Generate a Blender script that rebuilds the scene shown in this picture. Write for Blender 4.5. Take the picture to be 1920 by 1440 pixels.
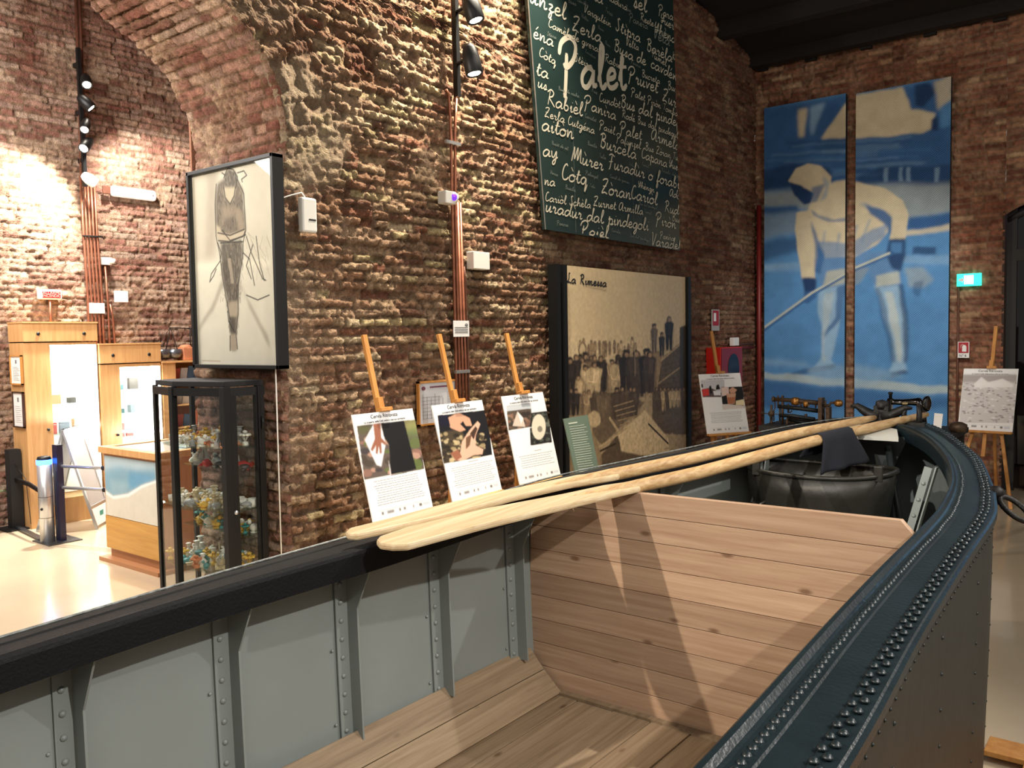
import bpy, math, random
import numpy as np
from mathutils import Vector, Matrix
for o in list(bpy.data.objects): bpy.data.objects.remove(o)
scene = bpy.context.scene
COL = scene.collection
rng = np.random.default_rng(7); random.seed(7)
PI = math.pi

# ---------------------------------------------------------------- camera
YAW, PITCH, ROLL, FPX, EYE = math.radians(37.94154658), math.radians(-3.16131791), math.radians(-0.96373091), 1595.18, 1.70
_cy, _sy, _cp, _sp = math.cos(YAW), math.sin(YAW), math.cos(PITCH), math.sin(PITCH)
FWD = np.array([-_sy*_cp, _cy*_cp, _sp]); _r = np.array([_cy, _sy, 0.0]); _u = np.cross(_r, FWD)
RX = _r*math.cos(ROLL)+_u*math.sin(ROLL); UP = -_r*math.sin(ROLL)+_u*math.cos(ROLL)
EYEP = np.array([0.0, 0.0, EYE])
cam = bpy.data.cameras.new('camera'); camo = bpy.data.objects.new('camera', cam); COL.objects.link(camo)
camo.matrix_world = Matrix(((RX[0], UP[0], -FWD[0], 0), (RX[1], UP[1], -FWD[1], 0), (RX[2], UP[2], -FWD[2], EYE), (0, 0, 0, 1)))
cam.sensor_fit = 'HORIZONTAL'; cam.sensor_width = 36; cam.lens = 36*FPX/1920; cam.clip_start = 0.05; cam.clip_end = 60
scene.camera = camo
scene.view_settings.view_transform = 'Standard'; scene.view_settings.look = 'None'
scene.view_settings.gamma = 1; scene.view_settings.use_curve_mapping = False
scene.view_settings.exposure = 0.75
# ---------------------------------------------------------------- world: night, a little bounce of the rest of the hall
w = bpy.data.worlds.new('world'); scene.world = w; w.use_nodes = True
w.node_tree.nodes['Background'].inputs[0].default_value = (1.0, 0.94, 0.88, 1); w.node_tree.nodes['Background'].inputs[1].default_value = 0.2

def spot(name, loc, target, power, color=(1, .86, .68), size=60, blend=.6, radius=.04):
    l = bpy.data.lights.new(name, 'SPOT'); l.energy = power; l.color = color; l.spot_size = math.radians(size); l.spot_blend = blend; l.shadow_soft_size = radius
    o = bpy.data.objects.new(name, l); COL.objects.link(o); o.location = loc
    o.rotation_euler = (Vector(target)-Vector(loc)).to_track_quat('-Z', 'Y').to_euler(); return o
def area(name, loc, target, power, sx, sy, color=(1, .9, .76)):
    l = bpy.data.lights.new(name, 'AREA'); l.energy = power; l.color = color; l.shape = 'RECTANGLE'; l.size = sx; l.size_y = sy
    o = bpy.data.objects.new(name, l); COL.objects.link(o); o.location = loc
    o.rotation_euler = (Vector(target)-Vector(loc)).to_track_quat('-Z', 'Y').to_euler(); return o

# track spotlights of the hall and the shop, plus unseen fill lamps added for brightness (the heads seen in the photograph are built further down)
spot('spot_key_boat', (-3.55, -1.5, 3.75), (-1.3, 3.0, .4), 420, (1, .88, .74), 60, .6, .035)
spot('spot_hall_right', (2.3, 1.5, 3.9), (-2.0, 2.0, .6), 400, (1, .95, .88), 62, .8, .04)
spot('spot_hall_far', (2.0, 5.2, 4.2), (-2.0, 2.2, .6), 250, (1, .93, .86), 60, .8, .05)
spot('spot_wall_upper', (-3.55, 4.7, 5.3), (-4.2, 3.9, 2.6), 950, (1, .88, .70), 95, .9, .04)
spot('spot_wall_board', (-3.35, 5.35, 5.2), (-4.1, 5.1, 1.6), 330, (1, .88, .70), 80, .9, .04)
spot('spot_wall_low', (-2.2, 4.0, 4.6), (-4.1, 4.6, 1.0), 60, (1, .92, .80), 70, .9, .06)
spot('spot_poster', (-1.4, 6.6, 4.4), (-2.9, 10.0, 1.3), 260, (1, .95, .88), 52, .9, .05)
spot('bow_fill', (-1.5, -1.2, 3.7), (-1.1, 5.1, .82), 520, (1, .95, .88), 15, .5, .05)  # added spot behind the camera, kept narrow to brighten the bow lining
spot('arch_fill', (-4.25, 0.8, 3.3), (-4.5, 3.0, 3.1), 150, (1, .88, .74), 90, .9, .05)  # added spot in the opening, brightens the underside of the arch
spot('spot_blue', (-0.5, 9.0, 3.4), (-0.75, 4.2, 1.1), 12, (.25, .6, 1), 40, .9, .08)
area('hall_fill', (1.5, 4.5, 4.9), (-2.0, 5.0, .5), 60, 4, 5, (1, .93, .84))
area('hall_fill_near', (0.6, -1.5, 4.7), (-2.5, 3.0, 1.0), 40, 3, 3, (1, .94, .86))
spot('spot_shop_wash', (-8.1, 3.95, 3.55), (-8.62, 3.2, 2.5), 330, (1, .95, .84), 110, .7, .05)
spot('spot_shop_right', (-7.9, 4.15, 3.9), (-8.62, 5.2, 2.7), 200, (1, .92, .84), 100, .6, .05)
spot('spot_shop_floor', (-8.1, 4.0, 3.75), (-6.9, 2.7, 0), 330, (1, .95, .88), 95, .8, .06)
area('shop_fill', (-6.6, 1.6, 3.9), (-7.6, 3.6, 1.2), 170, 2, 2, (1, .94, .88))

# ---------------------------------------------------------------- helpers
def ray(x, y): return FWD+RX*(x-960)/FPX-UP*(y-720)/FPX
def aX(x, y, X): d = ray(x, y); return EYEP+d*(X/d[0])          # point of pixel x,y on the plane X
def aY(x, y, Y): d = ray(x, y); return EYEP+d*(Y/d[1])
def aZ(x, y, Z): d = ray(x, y); return EYEP+d*((Z-EYE)/d[2])
def lin(c):
    c = np.asarray(c, float)/255.0
    return np.where(c <= .04045, c/12.92, ((c+.055)/1.055)**2.4)

def empty(name, loc, label=None, cat=None, group=None):
    o = bpy.data.objects.new(name, None); COL.objects.link(o); o.location = tuple(float(v) for v in loc); o.empty_display_size = .1
    if label: tag(o, label, cat, group)
    return o
def tag(o, label=None, cat=None, group=None, kind=None):
    if label: o['label'] = label
    if cat: o['category'] = cat
    if group: o['group'] = group
    if kind: o['kind'] = kind
    return o

class MB:
    def __init__(s): s.v = []; s.f = []; s.sm = []
    def add(s, vs, fs, smooth=False):
        b = len(s.v); s.v += [tuple(float(c) for c in p) for p in vs]
        s.f += [tuple(i+b for i in f) for f in fs]; s.sm += [smooth]*len(fs); return s
    def box(s, lo, hi, M=None):
        x0, y0, z0 = lo; x1, y1, z1 = hi
        vs = [(x0,y0,z0),(x1,y0,z0),(x1,y1,z0),(x0,y1,z0),(x0,y0,z1),(x1,y0,z1),(x1,y1,z1),(x0,y1,z1)]
        if M is not None: vs = [tuple(M @ Vector(p)) for p in vs]
        return s.add(vs, [(0,3,2,1),(4,5,6,7),(0,1,5,4),(1,2,6,5),(2,3,7,6),(3,0,4,7)])
    def bar(s, p0, p1, w, h, up=(0,0,1)):
        p0, p1 = Vector(p0), Vector(p1); d = (p1-p0).normalized(); a = d.cross(Vector(up))
        if a.length < 1e-4: a = d.cross(Vector((1,0,0)))
        a.normalize(); b = a.cross(d).normalized()
        vs = []
        for p in (p0, p1):
            for sa, sb in ((-1,-1),(1,-1),(1,1),(-1,1)): vs.append(tuple(p+a*sa*w/2+b*sb*h/2))
        return s.add(vs, [(0,3,2,1),(4,5,6,7),(0,1,5,4),(1,2,6,5),(2,3,7,6),(3,0,4,7)])
    def tube(s, pts, r, n=10, cap=True):
        pts = [Vector(p) for p in pts]; rs = r if hasattr(r, '__len__') else [r]*len(pts)
        vs = []; prev = None
        for i, p in enumerate(pts):
            d = (pts[min(i+1, len(pts)-1)]-pts[max(i-1, 0)]).normalized()
            if prev is None:
                a = d.cross(Vector((0,0,1)));
                if a.length < 1e-3: a = d.cross(Vector((1,0,0)))
            else: a = prev-d*prev.dot(d)
            a.normalize(); prev = a; b = d.cross(a)
            for k in range(n):
                t = 2*PI*k/n; vs.append(tuple(p+(a*math.cos(t)+b*math.sin(t))*rs[i]))
        fs = [(i*n+k, i*n+(k+1) % n, (i+1)*n+(k+1) % n, (i+1)*n+k) for i in range(len(pts)-1) for k in range(n)]
        s.add(vs, fs, True)
        if cap:
            b = len(s.v)-len(vs)
            s.f.append(tuple(b+k for k in reversed(range(n)))); s.sm.append(False)
            s.f.append(tuple(b+(len(pts)-1)*n+k for k in range(n))); s.sm.append(False)
        return s
    def lathe(s, prof, c, axis=(0,0,1), n=16):   # prof: (radius, distance along axis)
        ax = Vector(axis).normalized(); a = ax.cross(Vector((1,0,0)))
        if a.length < 1e-2: a = ax.cross(Vector((0,1,0)))
        a.normalize(); b = ax.cross(a); c = Vector(c); vs = []
        for r, h in prof:
            for k in range(n):
                t = 2*PI*k/n; vs.append(tuple(c+ax*h+(a*math.cos(t)+b*math.sin(t))*max(r, 1e-4)))
        m = len(prof)
        fs = [(i*n+k, i*n+(k+1) % n, (i+1)*n+(k+1) % n, (i+1)*n+k) for i in range(m-1) for k in range(n)]
        s.add(vs, fs, True); b0 = len(s.v)-len(vs)
        s.f.append(tuple(b0+k for k in reversed(range(n)))); s.sm.append(False)
        s.f.append(tuple(b0+(m-1)*n+k for k in range(n))); s.sm.append(False)
        return s
    def blob(s, c, rad, n=10, m=6, jit=0.0, M=None):
        vs = []; c = Vector(c)
        for i in range(m+1):
            ph = PI*i/m
            for k in range(n):
                t = 2*PI*k/n; q = Vector((math.sin(ph)*math.cos(t)*rad[0], math.sin(ph)*math.sin(t)*rad[1], -math.cos(ph)*rad[2]))*(1+random.uniform(-jit, jit))
                if M is not None: q = M @ q
                vs.append(tuple(c+q))
        fs = [(i*n+k, i*n+(k+1) % n, (i+1)*n+(k+1) % n, (i+1)*n+k) for i in range(m) for k in range(n)]
        return s.add(vs, fs, True)
    def prism(s, poly, off):      # planar polygon (3d points) extruded by vector off
        n = len(poly); off = Vector(off); vs = [tuple(Vector(p)) for p in poly]+[tuple(Vector(p)+off) for p in poly]
        fs = [tuple(reversed(range(n))), tuple(range(n, 2*n))]+[(i, (i+1) % n, n+(i+1) % n, n+i) for i in range(n)]
        return s.add(vs, fs)
    def strip(s, rows, closed=False, smooth=True):   # rows of equal length -> quads
        n = len(rows[0]); vs = [p for r in rows for p in r]
        fs = [(i*n+k, i*n+k+1, (i+1)*n+k+1, (i+1)*n+k) for i in range(len(rows)-1) for k in range(n-1)]
        return s.add(vs, fs, smooth)
    def build(s, name, mat, parent=None, bevel=0.0, kind=None, solid=0.0):
        me = bpy.data.meshes.new(name)
        off = np.array(parent_loc(parent)) if parent else np.zeros(3)
        if parent is None and s.v:
            a = np.array(s.v); off = np.array([(a[:,0].min()+a[:,0].max())/2, (a[:,1].min()+a[:,1].max())/2, a[:,2].min()])
        vs = (np.array(s.v)-off); me.from_pydata([tuple(p) for p in vs], [], s.f); me.polygons.foreach_set('use_smooth', s.sm)
        if mat: me.materials.append(mat)
        me.validate(); me.update()
        o = bpy.data.objects.new(name, me); COL.objects.link(o)
        if parent: o.parent = parent; o['_w'] = [float(c) for c in off]
        else: o.location = tuple(off)
        if solid: m = o.modifiers.new('solid', 'SOLIDIFY'); m.thickness = solid; m.offset = 0
        if bevel: m = o.modifiers.new('bevel', 'BEVEL'); m.width = bevel; m.segments = 2; m.limit_method = 'ANGLE'; m.angle_limit = math.radians(35)
        if kind: o['kind'] = kind
        return o
def parent_loc(p):        # world position of an unrotated parent chain
    v = np.zeros(3)
    while p is not None: v = v+np.array(p.location); p = p.parent
    return v

# ---------------------------------------------------------------- materials
def nodes(m): m.use_nodes = True; return m.node_tree.nodes, m.node_tree.links
MATS = {}
def mat(name, rgb, rough=.6, metal=0.0, vary=0.0, scale=8.0, bump=0.0, bscale=60.0, emit=None, es=0.0, coat=0.0, spec=.5):
    if name in MATS: return MATS[name]
    m = bpy.data.materials.new(name); N, L = nodes(m); b = N['Principled BSDF']; c = lin(rgb)
    b.inputs['Base Color'].default_value = (*c, 1); b.inputs['Roughness'].default_value = rough; b.inputs['Metallic'].default_value = metal
    b.inputs['Coat Weight'].default_value = coat; b.inputs['Specular IOR Level'].default_value = spec
    tc = N.new('ShaderNodeTexCoord')
    if vary:
        n = N.new('ShaderNodeTexNoise'); n.inputs['Scale'].default_value = scale; n.inputs['Detail'].default_value = 6; L.new(tc.outputs['Object'], n.inputs['Vector'])
        r = N.new('ShaderNodeValToRGB'); r.color_ramp.elements[0].position = .3; r.color_ramp.elements[1].position = .7
        r.color_ramp.elements[0].color = (*(c*(1-vary)), 1); r.color_ramp.elements[1].color = (*np.minimum(c*(1+vary), 1), 1)
        L.new(n.outputs['Fac'], r.inputs['Fac']); L.new(r.outputs['Color'], b.inputs['Base Color'])
    if bump:
        n = N.new('ShaderNodeTexNoise'); n.inputs['Scale'].default_value = bscale; n.inputs['Detail'].default_value = 5; L.new(tc.outputs['Object'], n.inputs['Vector'])
        bp = N.new('ShaderNodeBump'); bp.inputs['Strength'].default_value = bump; bp.inputs['Distance'].default_value = .01
        L.new(n.outputs['Fac'], bp.inputs['Height']); L.new(bp.outputs['Normal'], b.inputs['Normal'])
    if emit is not None:
        b.inputs['Emission Color'].default_value = (*lin(emit), 1); b.inputs['Emission Strength'].default_value = es
    MATS[name] = m; return m
def wood(name, a, b_, axis=0, grain=26.0, rough=.5, knots=True, coat=0.0, joints=None, vary_plank=True, along=1.2):
    """grain runs along `axis`"""
    if name in MATS: return MATS[name]
    m = bpy.data.materials.new(name); N, L = nodes(m); b = N['Principled BSDF']; b.inputs['Roughness'].default_value = rough; b.inputs['Coat Weight'].default_value = coat
    tc = N.new('ShaderNodeTexCoord'); mp = N.new('ShaderNodeMapping'); sc = [grain]*3; sc[axis] = along; mp.inputs['Scale'].default_value = sc
    at = N.new('ShaderNodeAttribute'); at.attribute_name = 'rnd'
    ad = N.new('ShaderNodeVectorMath'); ad.operation = 'MULTIPLY_ADD'; ad.inputs[1].default_value = (7, 7, 7)
    L.new(at.outputs['Color'], ad.inputs[0]); L.new(tc.outputs['Object'], ad.inputs[2]); L.new(ad.outputs[0], mp.inputs['Vector'])
    n = N.new('ShaderNodeTexNoise'); n.inputs['Scale'].default_value = 1.0; n.inputs['Detail'].default_value = 7; n.inputs['Roughness'].default_value = .65; n.inputs['Distortion'].default_value = .6
    L.new(mp.outputs[0], n.inputs['Vector'])
    r = N.new('ShaderNodeValToRGB'); r.color_ramp.elements[0].position = .32; r.color_ramp.elements[1].position = .66
    r.color_ramp.elements[0].color = (*lin(b_), 1); r.color_ramp.elements[1].color = (*lin(a), 1); L.new(n.outputs['Fac'], r.inputs['Fac'])
    col = r.outputs['Color']
    if knots:
        mp2 = N.new('ShaderNodeMapping'); s2 = [17.0]*3; s2[axis] = 7.0; mp2.inputs['Scale'].default_value = s2; L.new(ad.outputs[0], mp2.inputs['Vector'])
        v = N.new('ShaderNodeTexVoronoi'); v.inputs['Scale'].default_value = .55; L.new(mp2.outputs[0], v.inputs['Vector'])
        kr = N.new('ShaderNodeValToRGB'); kr.color_ramp.elements[0].position = .05; kr.color_ramp.elements[1].position = .12
        kr.color_ramp.elements[0].color = (.30, .20, .13, 1); kr.color_ramp.elements[1].color = (1, 1, 1, 1); L.new(v.outputs['Distance'], kr.inputs['Fac'])
        mx = N.new('ShaderNodeMix'); mx.data_type = 'RGBA'; mx.blend_type = 'MULTIPLY'; mx.inputs[0].default_value = .75
        L.new(col, mx.inputs[6]); L.new(kr.outputs['Color'], mx.inputs[7]); col = mx.outputs[2]
    hs = N.new('ShaderNodeHueSaturation'); mr = N.new('ShaderNodeMapRange'); mr.inputs['To Min'].default_value = .82; mr.inputs['To Max'].default_value = 1.12
    L.new(at.outputs['Fac'], mr.inputs['Value']); L.new(mr.outputs[0], hs.inputs['Value']); L.new(col, hs.inputs['Color']); L.new(hs.outputs[0], b.inputs['Base Color'])
    bp = N.new('ShaderNodeBump'); bp.inputs['Strength'].default_value = .15; bp.inputs['Distance'].default_value = .004; L.new(n.outputs['Fac'], bp.inputs['Height']); L.new(bp.outputs['Normal'], b.inputs['Normal'])
    MATS[name] = m; return m
def rnd_attr(o, per=6):
    """a random grey per group of `per` faces, read by the wood materials"""
    me = o.data; a = me.color_attributes.new('rnd', 'FLOAT_COLOR', 'CORNER'); k = np.zeros(len(me.loops)*4, 'f'); i = 0
    for p in me.polygons:
        r = random.Random(p.index//per*7+3).random()
        for _ in p.loop_indices: k[i:i+4] = (r, r, r, 1); i += 4
    a.data.foreach_set('color', k)
def glass(name='glass', tint=(251, 253, 252), amount=.09):
    if name in MATS: return MATS[name]
    m = bpy.data.materials.new(name); N, L = nodes(m); N.remove(N['Principled BSDF']); out = N['Material Output']
    t = N.new('ShaderNodeBsdfTransparent'); t.inputs[0].default_value = (*lin(tint), 1); g = N.new('ShaderNodeBsdfGlossy'); g.inputs['Roughness'].default_value = .02
    f = N.new('ShaderNodeLayerWeight'); f.inputs[0].default_value = .5; pw = N.new('ShaderNodeMath'); pw.operation = 'POWER'; pw.inputs[1].default_value = 5; L.new(f.outputs['Facing'], pw.inputs[0])
    ma = N.new('ShaderNodeMath'); ma.operation = 'MULTIPLY_ADD'; ma.inputs[1].default_value = .55; ma.inputs[2].default_value = .025; L.new(pw.outputs[0], ma.inputs[0]); mx = N.new('ShaderNodeMixShader')
    L.new(ma.outputs[0], mx.inputs[0]); L.new(t.outputs[0], mx.inputs[1]); L.new(g.outputs[0], mx.inputs[2]); L.new(mx.outputs[0], out.inputs[0]); MATS[name] = m; return m
def vcol(name, rough=.6, bump=0.0, spec=.3, noise=0.0, nscale=40, bscale=60, bdist=.012):
    """material that takes its colour from the 'Col' attribute of the mesh"""
    if name in MATS: return MATS[name]
    m = bpy.data.materials.new(name); N, L = nodes(m); b = N['Principled BSDF']; b.inputs['Roughness'].default_value = rough; b.inputs['Specular IOR Level'].default_value = spec
    a = N.new('ShaderNodeAttribute'); a.attribute_name = 'Col'; col = a.outputs['Color']; tc = N.new('ShaderNodeTexCoord')
    if noise:
        n = N.new('ShaderNodeTexNoise'); n.inputs['Scale'].default_value = nscale; n.inputs['Detail'].default_value = 8; n.inputs['Roughness'].default_value = .7; L.new(tc.outputs['Object'], n.inputs['Vector'])
        mr = N.new('ShaderNodeMapRange'); mr.inputs['From Min'].default_value = .3; mr.inputs['From Max'].default_value = .7; mr.inputs['To Min'].default_value = 1-noise; mr.inputs['To Max'].default_value = 1+noise
        L.new(n.outputs['Fac'], mr.inputs['Value']); vm = N.new('ShaderNodeVectorMath'); vm.operation = 'SCALE'; L.new(col, vm.inputs[0]); L.new(mr.outputs[0], vm.inputs['Scale']); col = vm.outputs[0]
    L.new(col, b.inputs['Base Color'])
    if bump:
        n = N.new('ShaderNodeTexNoise'); n.inputs['Scale'].default_value = bscale; n.inputs['Detail'].default_value = 6; n.inputs['Roughness'].default_value = .65; L.new(tc.outputs['Object'], n.inputs['Vector'])
        bp = N.new('ShaderNodeBump'); bp.inputs['Strength'].default_value = bump; bp.inputs['Distance'].default_value = bdist; L.new(n.outputs['Fac'], bp.inputs['Height']); L.new(bp.outputs['Normal'], b.inputs['Normal'])
    MATS[name] = m; return m

M_black = mat('black_metal', (22, 23, 24), .45, .3)
M_blackmat = mat('black_matt', (18, 18, 19), .7)
M_white = mat('white_plastic', (225, 224, 218), .45)
M_paper = mat('white_paper', (232, 232, 230), .6)
M_copper = mat('copper_pipe', (140, 88, 66), .38, .6, .25, 14)
M_rust = mat('rust_pipe', (96, 58, 42), .6, .2, .25, 14)
M_oak = wood('oak_veneer', (226, 178, 120), (206, 154, 98), 2, 30, .45, False, along=2.0)
M_beech = wood('beech_easel', (222, 160, 86), (196, 130, 62), 2, 30, .45, False)
M_pine = wood('pine_plank', (204, 172, 142), (176, 140, 112), 0, 42, .6, True, along=1.6)
M_pineY = wood('pine_plank_floor', (158, 136, 108), (124, 102, 78), 1, 42, .65, True, along=1.6)
M_oar = wood('oar_wood', (226, 206, 168), (196, 164, 118), 1, 40, .55, False, along=1.3)
M_oarshaft = wood('oar_shaft_wood', (222, 190, 140), (176, 134, 84), 1, 60, .5, False, along=1.3)
M_grey = mat('grey_boat_paint', (128, 135, 132), .45, 0, .05, 3, .35, 5)
M_deck = mat('dark_boat_paint', (25, 36, 40), .33, 0, .2, 6, .16, 90, spec=.45)
M_rimshade = mat('shaded_boat_paint', (12, 14, 17), .6, 0, .2, 6, .2, 120, spec=.2)  # left deck only: its shade is put into this darker, rougher colour
M_hull = mat('hull_side_paint', (26, 29, 26), .5, .1, .12, 4, .25, 9)
M_iron = mat('old_iron', (34, 32, 30), .5, .5, .3, 30, .3, 90)
M_glass = glass()
M_ink = mat('ink_black', (30, 30, 32), .7)
M_inkg = mat('ink_grey', (120, 120, 122), .7)
M_alu = mat('brushed_aluminium', (200, 202, 204), .3, .8)
# ---------------------------------------------------------------- brick walls
def vnoise(x, y, s, seed):
    """smooth value noise on arrays"""
    r = np.random.default_rng(seed); G = r.random((257, 257)); x = x*s+1000.3; y = y*s+1000.7
    xi = np.floor(x).astype(int); yi = np.floor(y).astype(int); fx = x-xi; fy = y-yi; fx = fx*fx*(3-2*fx); fy = fy*fy*(3-2*fy)
    a = G[xi % 257, yi % 257]; b = G[(xi+1) % 257, yi % 257]; c = G[xi % 257, (yi+1) % 257]; d = G[(xi+1) % 257, (yi+1) % 257]
    return (a*(1-fx)+b*fx)*(1-fy)+(c*(1-fx)+d*fx)*fy
def fbm(x, y, s, seed, o=4):
    t = 0; a = .5; n = 0
    for i in range(o): t = t+a*vnoise(x, y, s*2**i, seed+i); n += a; a *= .5
    return t/n
PAL_WARM = np.array([lin(c) for c in [(178,150,120),(156,120,94),(138,94,74),(186,166,126),(118,86,70),(168,138,112),(146,110,88),(196,174,142)]])
W_WARM = np.array([.16,.18,.14,.13,.08,.14,.12,.05])
PAL_RED = np.array([lin(c) for c in [(156,114,90),(140,94,74),(124,80,64),(164,130,102),(108,72,58),(150,106,84),(174,144,114),(134,98,80)]])
W_RED = np.array([.18,.2,.14,.08,.1,.16,.04,.1])
PAL_PINK = np.array([lin(c) for c in [(176,138,120),(162,120,104),(148,104,90),(186,160,140),(134,96,82),(172,142,126),(182,152,130),(158,124,110)]])
def bricks(U, V, seed, pal, wts, course=.057, rough=1.0, smear=.5):
    """height (m) and colour of an old brick wall at wall coordinates U (along) and V (up)"""
    r = np.random.default_rng(seed)
    Vw = V+.016*(fbm(U, V, .9, seed+5, 2)-.5)+.012*(fbm(U, V, 4, seed+50, 2)-.5)
    Uw = U+.02*(fbm(U, V, 5, seed+9, 2)-.5)
    v0 = Vw.min()-.1; n = int((Vw.max()-v0)/course*1.2)+4
    hs = course*(1+.16*(r.random(n)-.5)); ed = v0+np.concatenate([[0], np.cumsum(hs)])
    ci = np.clip(np.searchsorted(ed, Vw, side='right')-1, 0, n-1)
    H = np.zeros(U.shape); C = np.zeros(U.shape+(3,)); jw = .010
    umin = Uw.min()-.4; umax = Uw.max()+.4
    for c in np.unique(ci):
        m = ci == c; L = []; t = umin+r.random()*.2
        while t < umax: L.append(t); t += (.245 if r.random() < .62 else .12)*(1+.16*(r.random()-.5))
        L = np.array(L+[umax+1]); k = len(L)
        bi = np.clip(np.searchsorted(L, Uw[m], side='right')-1, 0, k-2)
        du = np.minimum(Uw[m]-L[bi], L[bi+1]-Uw[m]); dv = np.minimum(Vw[m]-ed[c], ed[c+1]-Vw[m])
        e = np.minimum(du, dv)+.010*rough*(vnoise(U[m], V[m], 45, seed+77)-.55)+.008*rough*(vnoise(U[m], V[m], 18, seed+78)-.5); s = np.clip((e-jw*.35)/(jw*.75), 0, 1); s = s*s*(3-2*s)
        pro = r.random(k); gone = r.random(k) < .06*rough
        bh = .017+.012*rough*(pro-.5)*1.6-np.where(gone, .03, 0)
        tilt = (r.random(k)-.5)*.03*rough; mid = (L[:-1]+L[1:])/2; mid = np.append(mid, 0)
        H[m] = s*(bh[bi]+tilt[bi]*(Uw[m]-mid[bi])*2)
        cc = pal[r.choice(len(pal), k, p=wts/wts.sum())]*(.85+.3*r.random((k, 1)))
        mort = lin((150, 122, 98))*(1+0*e[:, None])
        C[m] = mort*(1-s[:, None])*.75+cc[bi]*s[:, None]
    wob = fbm(U, V, 1.1, seed+20, 3); fine = fbm(U, V, 30, seed+30, 4); big = fbm(U, V, 9, seed+40, 3)
    H = H*(1-.55*smear*np.clip((wob-.5)*5, 0, 1))+.034*rough*(fine-.5)+.022*rough*(big-.5)
    # lime and mortar smeared over the bricks in patches
    sm = np.clip((fbm(U, V, 3.2, seed+60, 5)-.52)*7, 0, 1)*smear; sm = sm*np.clip(.4+1.6*(fine-.35), 0, 1)
    C = C*(1-sm[..., None])+lin((178, 152, 126))*sm[..., None]
    dk = np.clip((fbm(U, V, 2.1, seed+70, 4)-.56)*6, 0, 1)*.45
    C = C*(1-dk[..., None])+C*lin((120, 88, 74))*2.2*dk[..., None]
    C *= (.5+1.0*fine)[..., None]
    return H, np.clip(C, .005, .95)
def grid_mesh(name, P, C, mt, kind='structure', closed=False):
    """P: (n,m,3) points, C: (n,m,3) linear colours"""
    n, m = P.shape[:2]; me = bpy.data.meshes.new(name); off = P.reshape(-1, 3).mean(0); off[2] = P[..., 2].min()
    co = (P.reshape(-1, 3)-off).astype('f'); me.vertices.add(n*m); me.vertices.foreach_set('co', co.ravel())
    i = np.arange(n-1)[:, None]*m+np.arange(m-1)[None, :]; q = np.stack([i, i+1, i+m+1, i+m], -1).reshape(-1, 4).astype('i')
    me.loops.add(q.size); me.loops.foreach_set('vertex_index', q.ravel()); me.polygons.add(len(q))
    me.polygons.foreach_set('loop_start', np.arange(0, q.size, 4, dtype='i')); me.polygons.foreach_set('loop_total', np.full(len(q), 4, 'i'))
    me.update(calc_edges=True); me.polygons.foreach_set('use_smooth', np.ones(len(q), bool))
    a = me.color_attributes.new('Col', 'FLOAT_COLOR', 'POINT'); cc = np.ones((n*m, 4), 'f'); cc[:, :3] = C.reshape(-1, 3); a.data.foreach_set('color', cc.ravel())
    me.materials.append(mt); o = bpy.data.objects.new(name, me); COL.objects.link(o); o.location = tuple(off)
    if kind: o['kind'] = kind
    return o
XA, YB, YP, XR = -4.044, 10.068, 3.06, -4.98      # hall wall plane, far wall plane, pier corner, rear of the arch
M_brick = vcol('old_brick', .92, 1.0, .12, .38, 60, 90, .03)
M_brickfar = vcol('old_brick_far', .9, .5, .15, .22, 26, 50, .02)
# arch profile in (Y, z): pier face then intrados, springing at z 2.75 and curving over the opening towards the camera
ARCH = [(3.06, 0), (3.06, 1.2), (3.06, 2.3), (3.07, 2.62), (3.10, 2.80), (3.10, 2.95), (3.05, 3.15), (2.93, 3.34), (2.77, 3.48), (2.6, 3.575), (2.45, 3.67), (2.2, 3.78), (1.9, 3.86), (1.6, 3.88), (1.3, 3.84), (1.0, 3.74), (.7, 3.56), (.45, 3.3), (.3, 3.0), (.27, 2.6), (.27, 0)]
def resample(pts, step):
    P = np.array(pts, float)
    # Catmull-Rom
    Q = []
    E = np.vstack([2*P[0]-P[1], P, 2*P[-1]-P[-2]])
    for i in range(1, len(E)-2):
        p0, p1, p2, p3 = E[i-1:i+3]
        for t in np.linspace(0, 1, 24, endpoint=False):
            Q.append(.5*((2*p1)+(-p0+p2)*t+(2*p0-5*p1+4*p2-p3)*t*t+(-p0+3*p1-3*p2+p3)*t**3))
    Q.append(P[-1]); Q = np.array(Q); d = np.r_[0, np.cumsum(np.linalg.norm(np.diff(Q, axis=0), axis=1))]
    n = max(2, int(round(d[-1]/step))+1); t = np.linspace(0, d[-1], n)
    return np.stack([np.interp(t, d, Q[:, k]) for k in range(Q.shape[1])], 1)
prof = resample(ARCH[:-1], .0095); s_len = np.r_[0, np.cumsum(np.linalg.norm(np.diff(prof, axis=0), axis=1))]
# intrados and reveal
xs = np.linspace(XA, XR, 98); S, Xg = np.meshgrid(s_len, xs, indexing='ij')
Hh, Cc = bricks(Xg+20, S, 101, PAL_PINK, W_RED, .06, .8, 1.0)
tan = np.gradient(prof, axis=0); tan /= np.linalg.norm(tan, axis=1)[:, None]; nrm = np.stack([-tan[:, 1], tan[:, 0]], 1)     # towards the opening
wav = .03*(fbm(Xg, S, .8, 8, 3)-.5)
P = np.zeros(S.shape+(3,)); P[..., 0] = Xg; P[..., 1] = prof[:, 0][:, None]+nrm[:, 0][:, None]*(Hh-.012+wav); P[..., 2] = prof[:, 1][:, None]+nrm[:, 1][:, None]*(Hh-.012+wav)
edge = np.minimum((Xg-XR), (XA-Xg)); rnd_ = np.clip(1-edge/.03, 0, 1)**2*.02
P[..., 1] -= nrm[:, 0][:, None]*rnd_; P[..., 2] -= nrm[:, 1][:, None]*rnd_
grid_mesh('wall_arch_reveal', P, Cc, M_brick)
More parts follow.
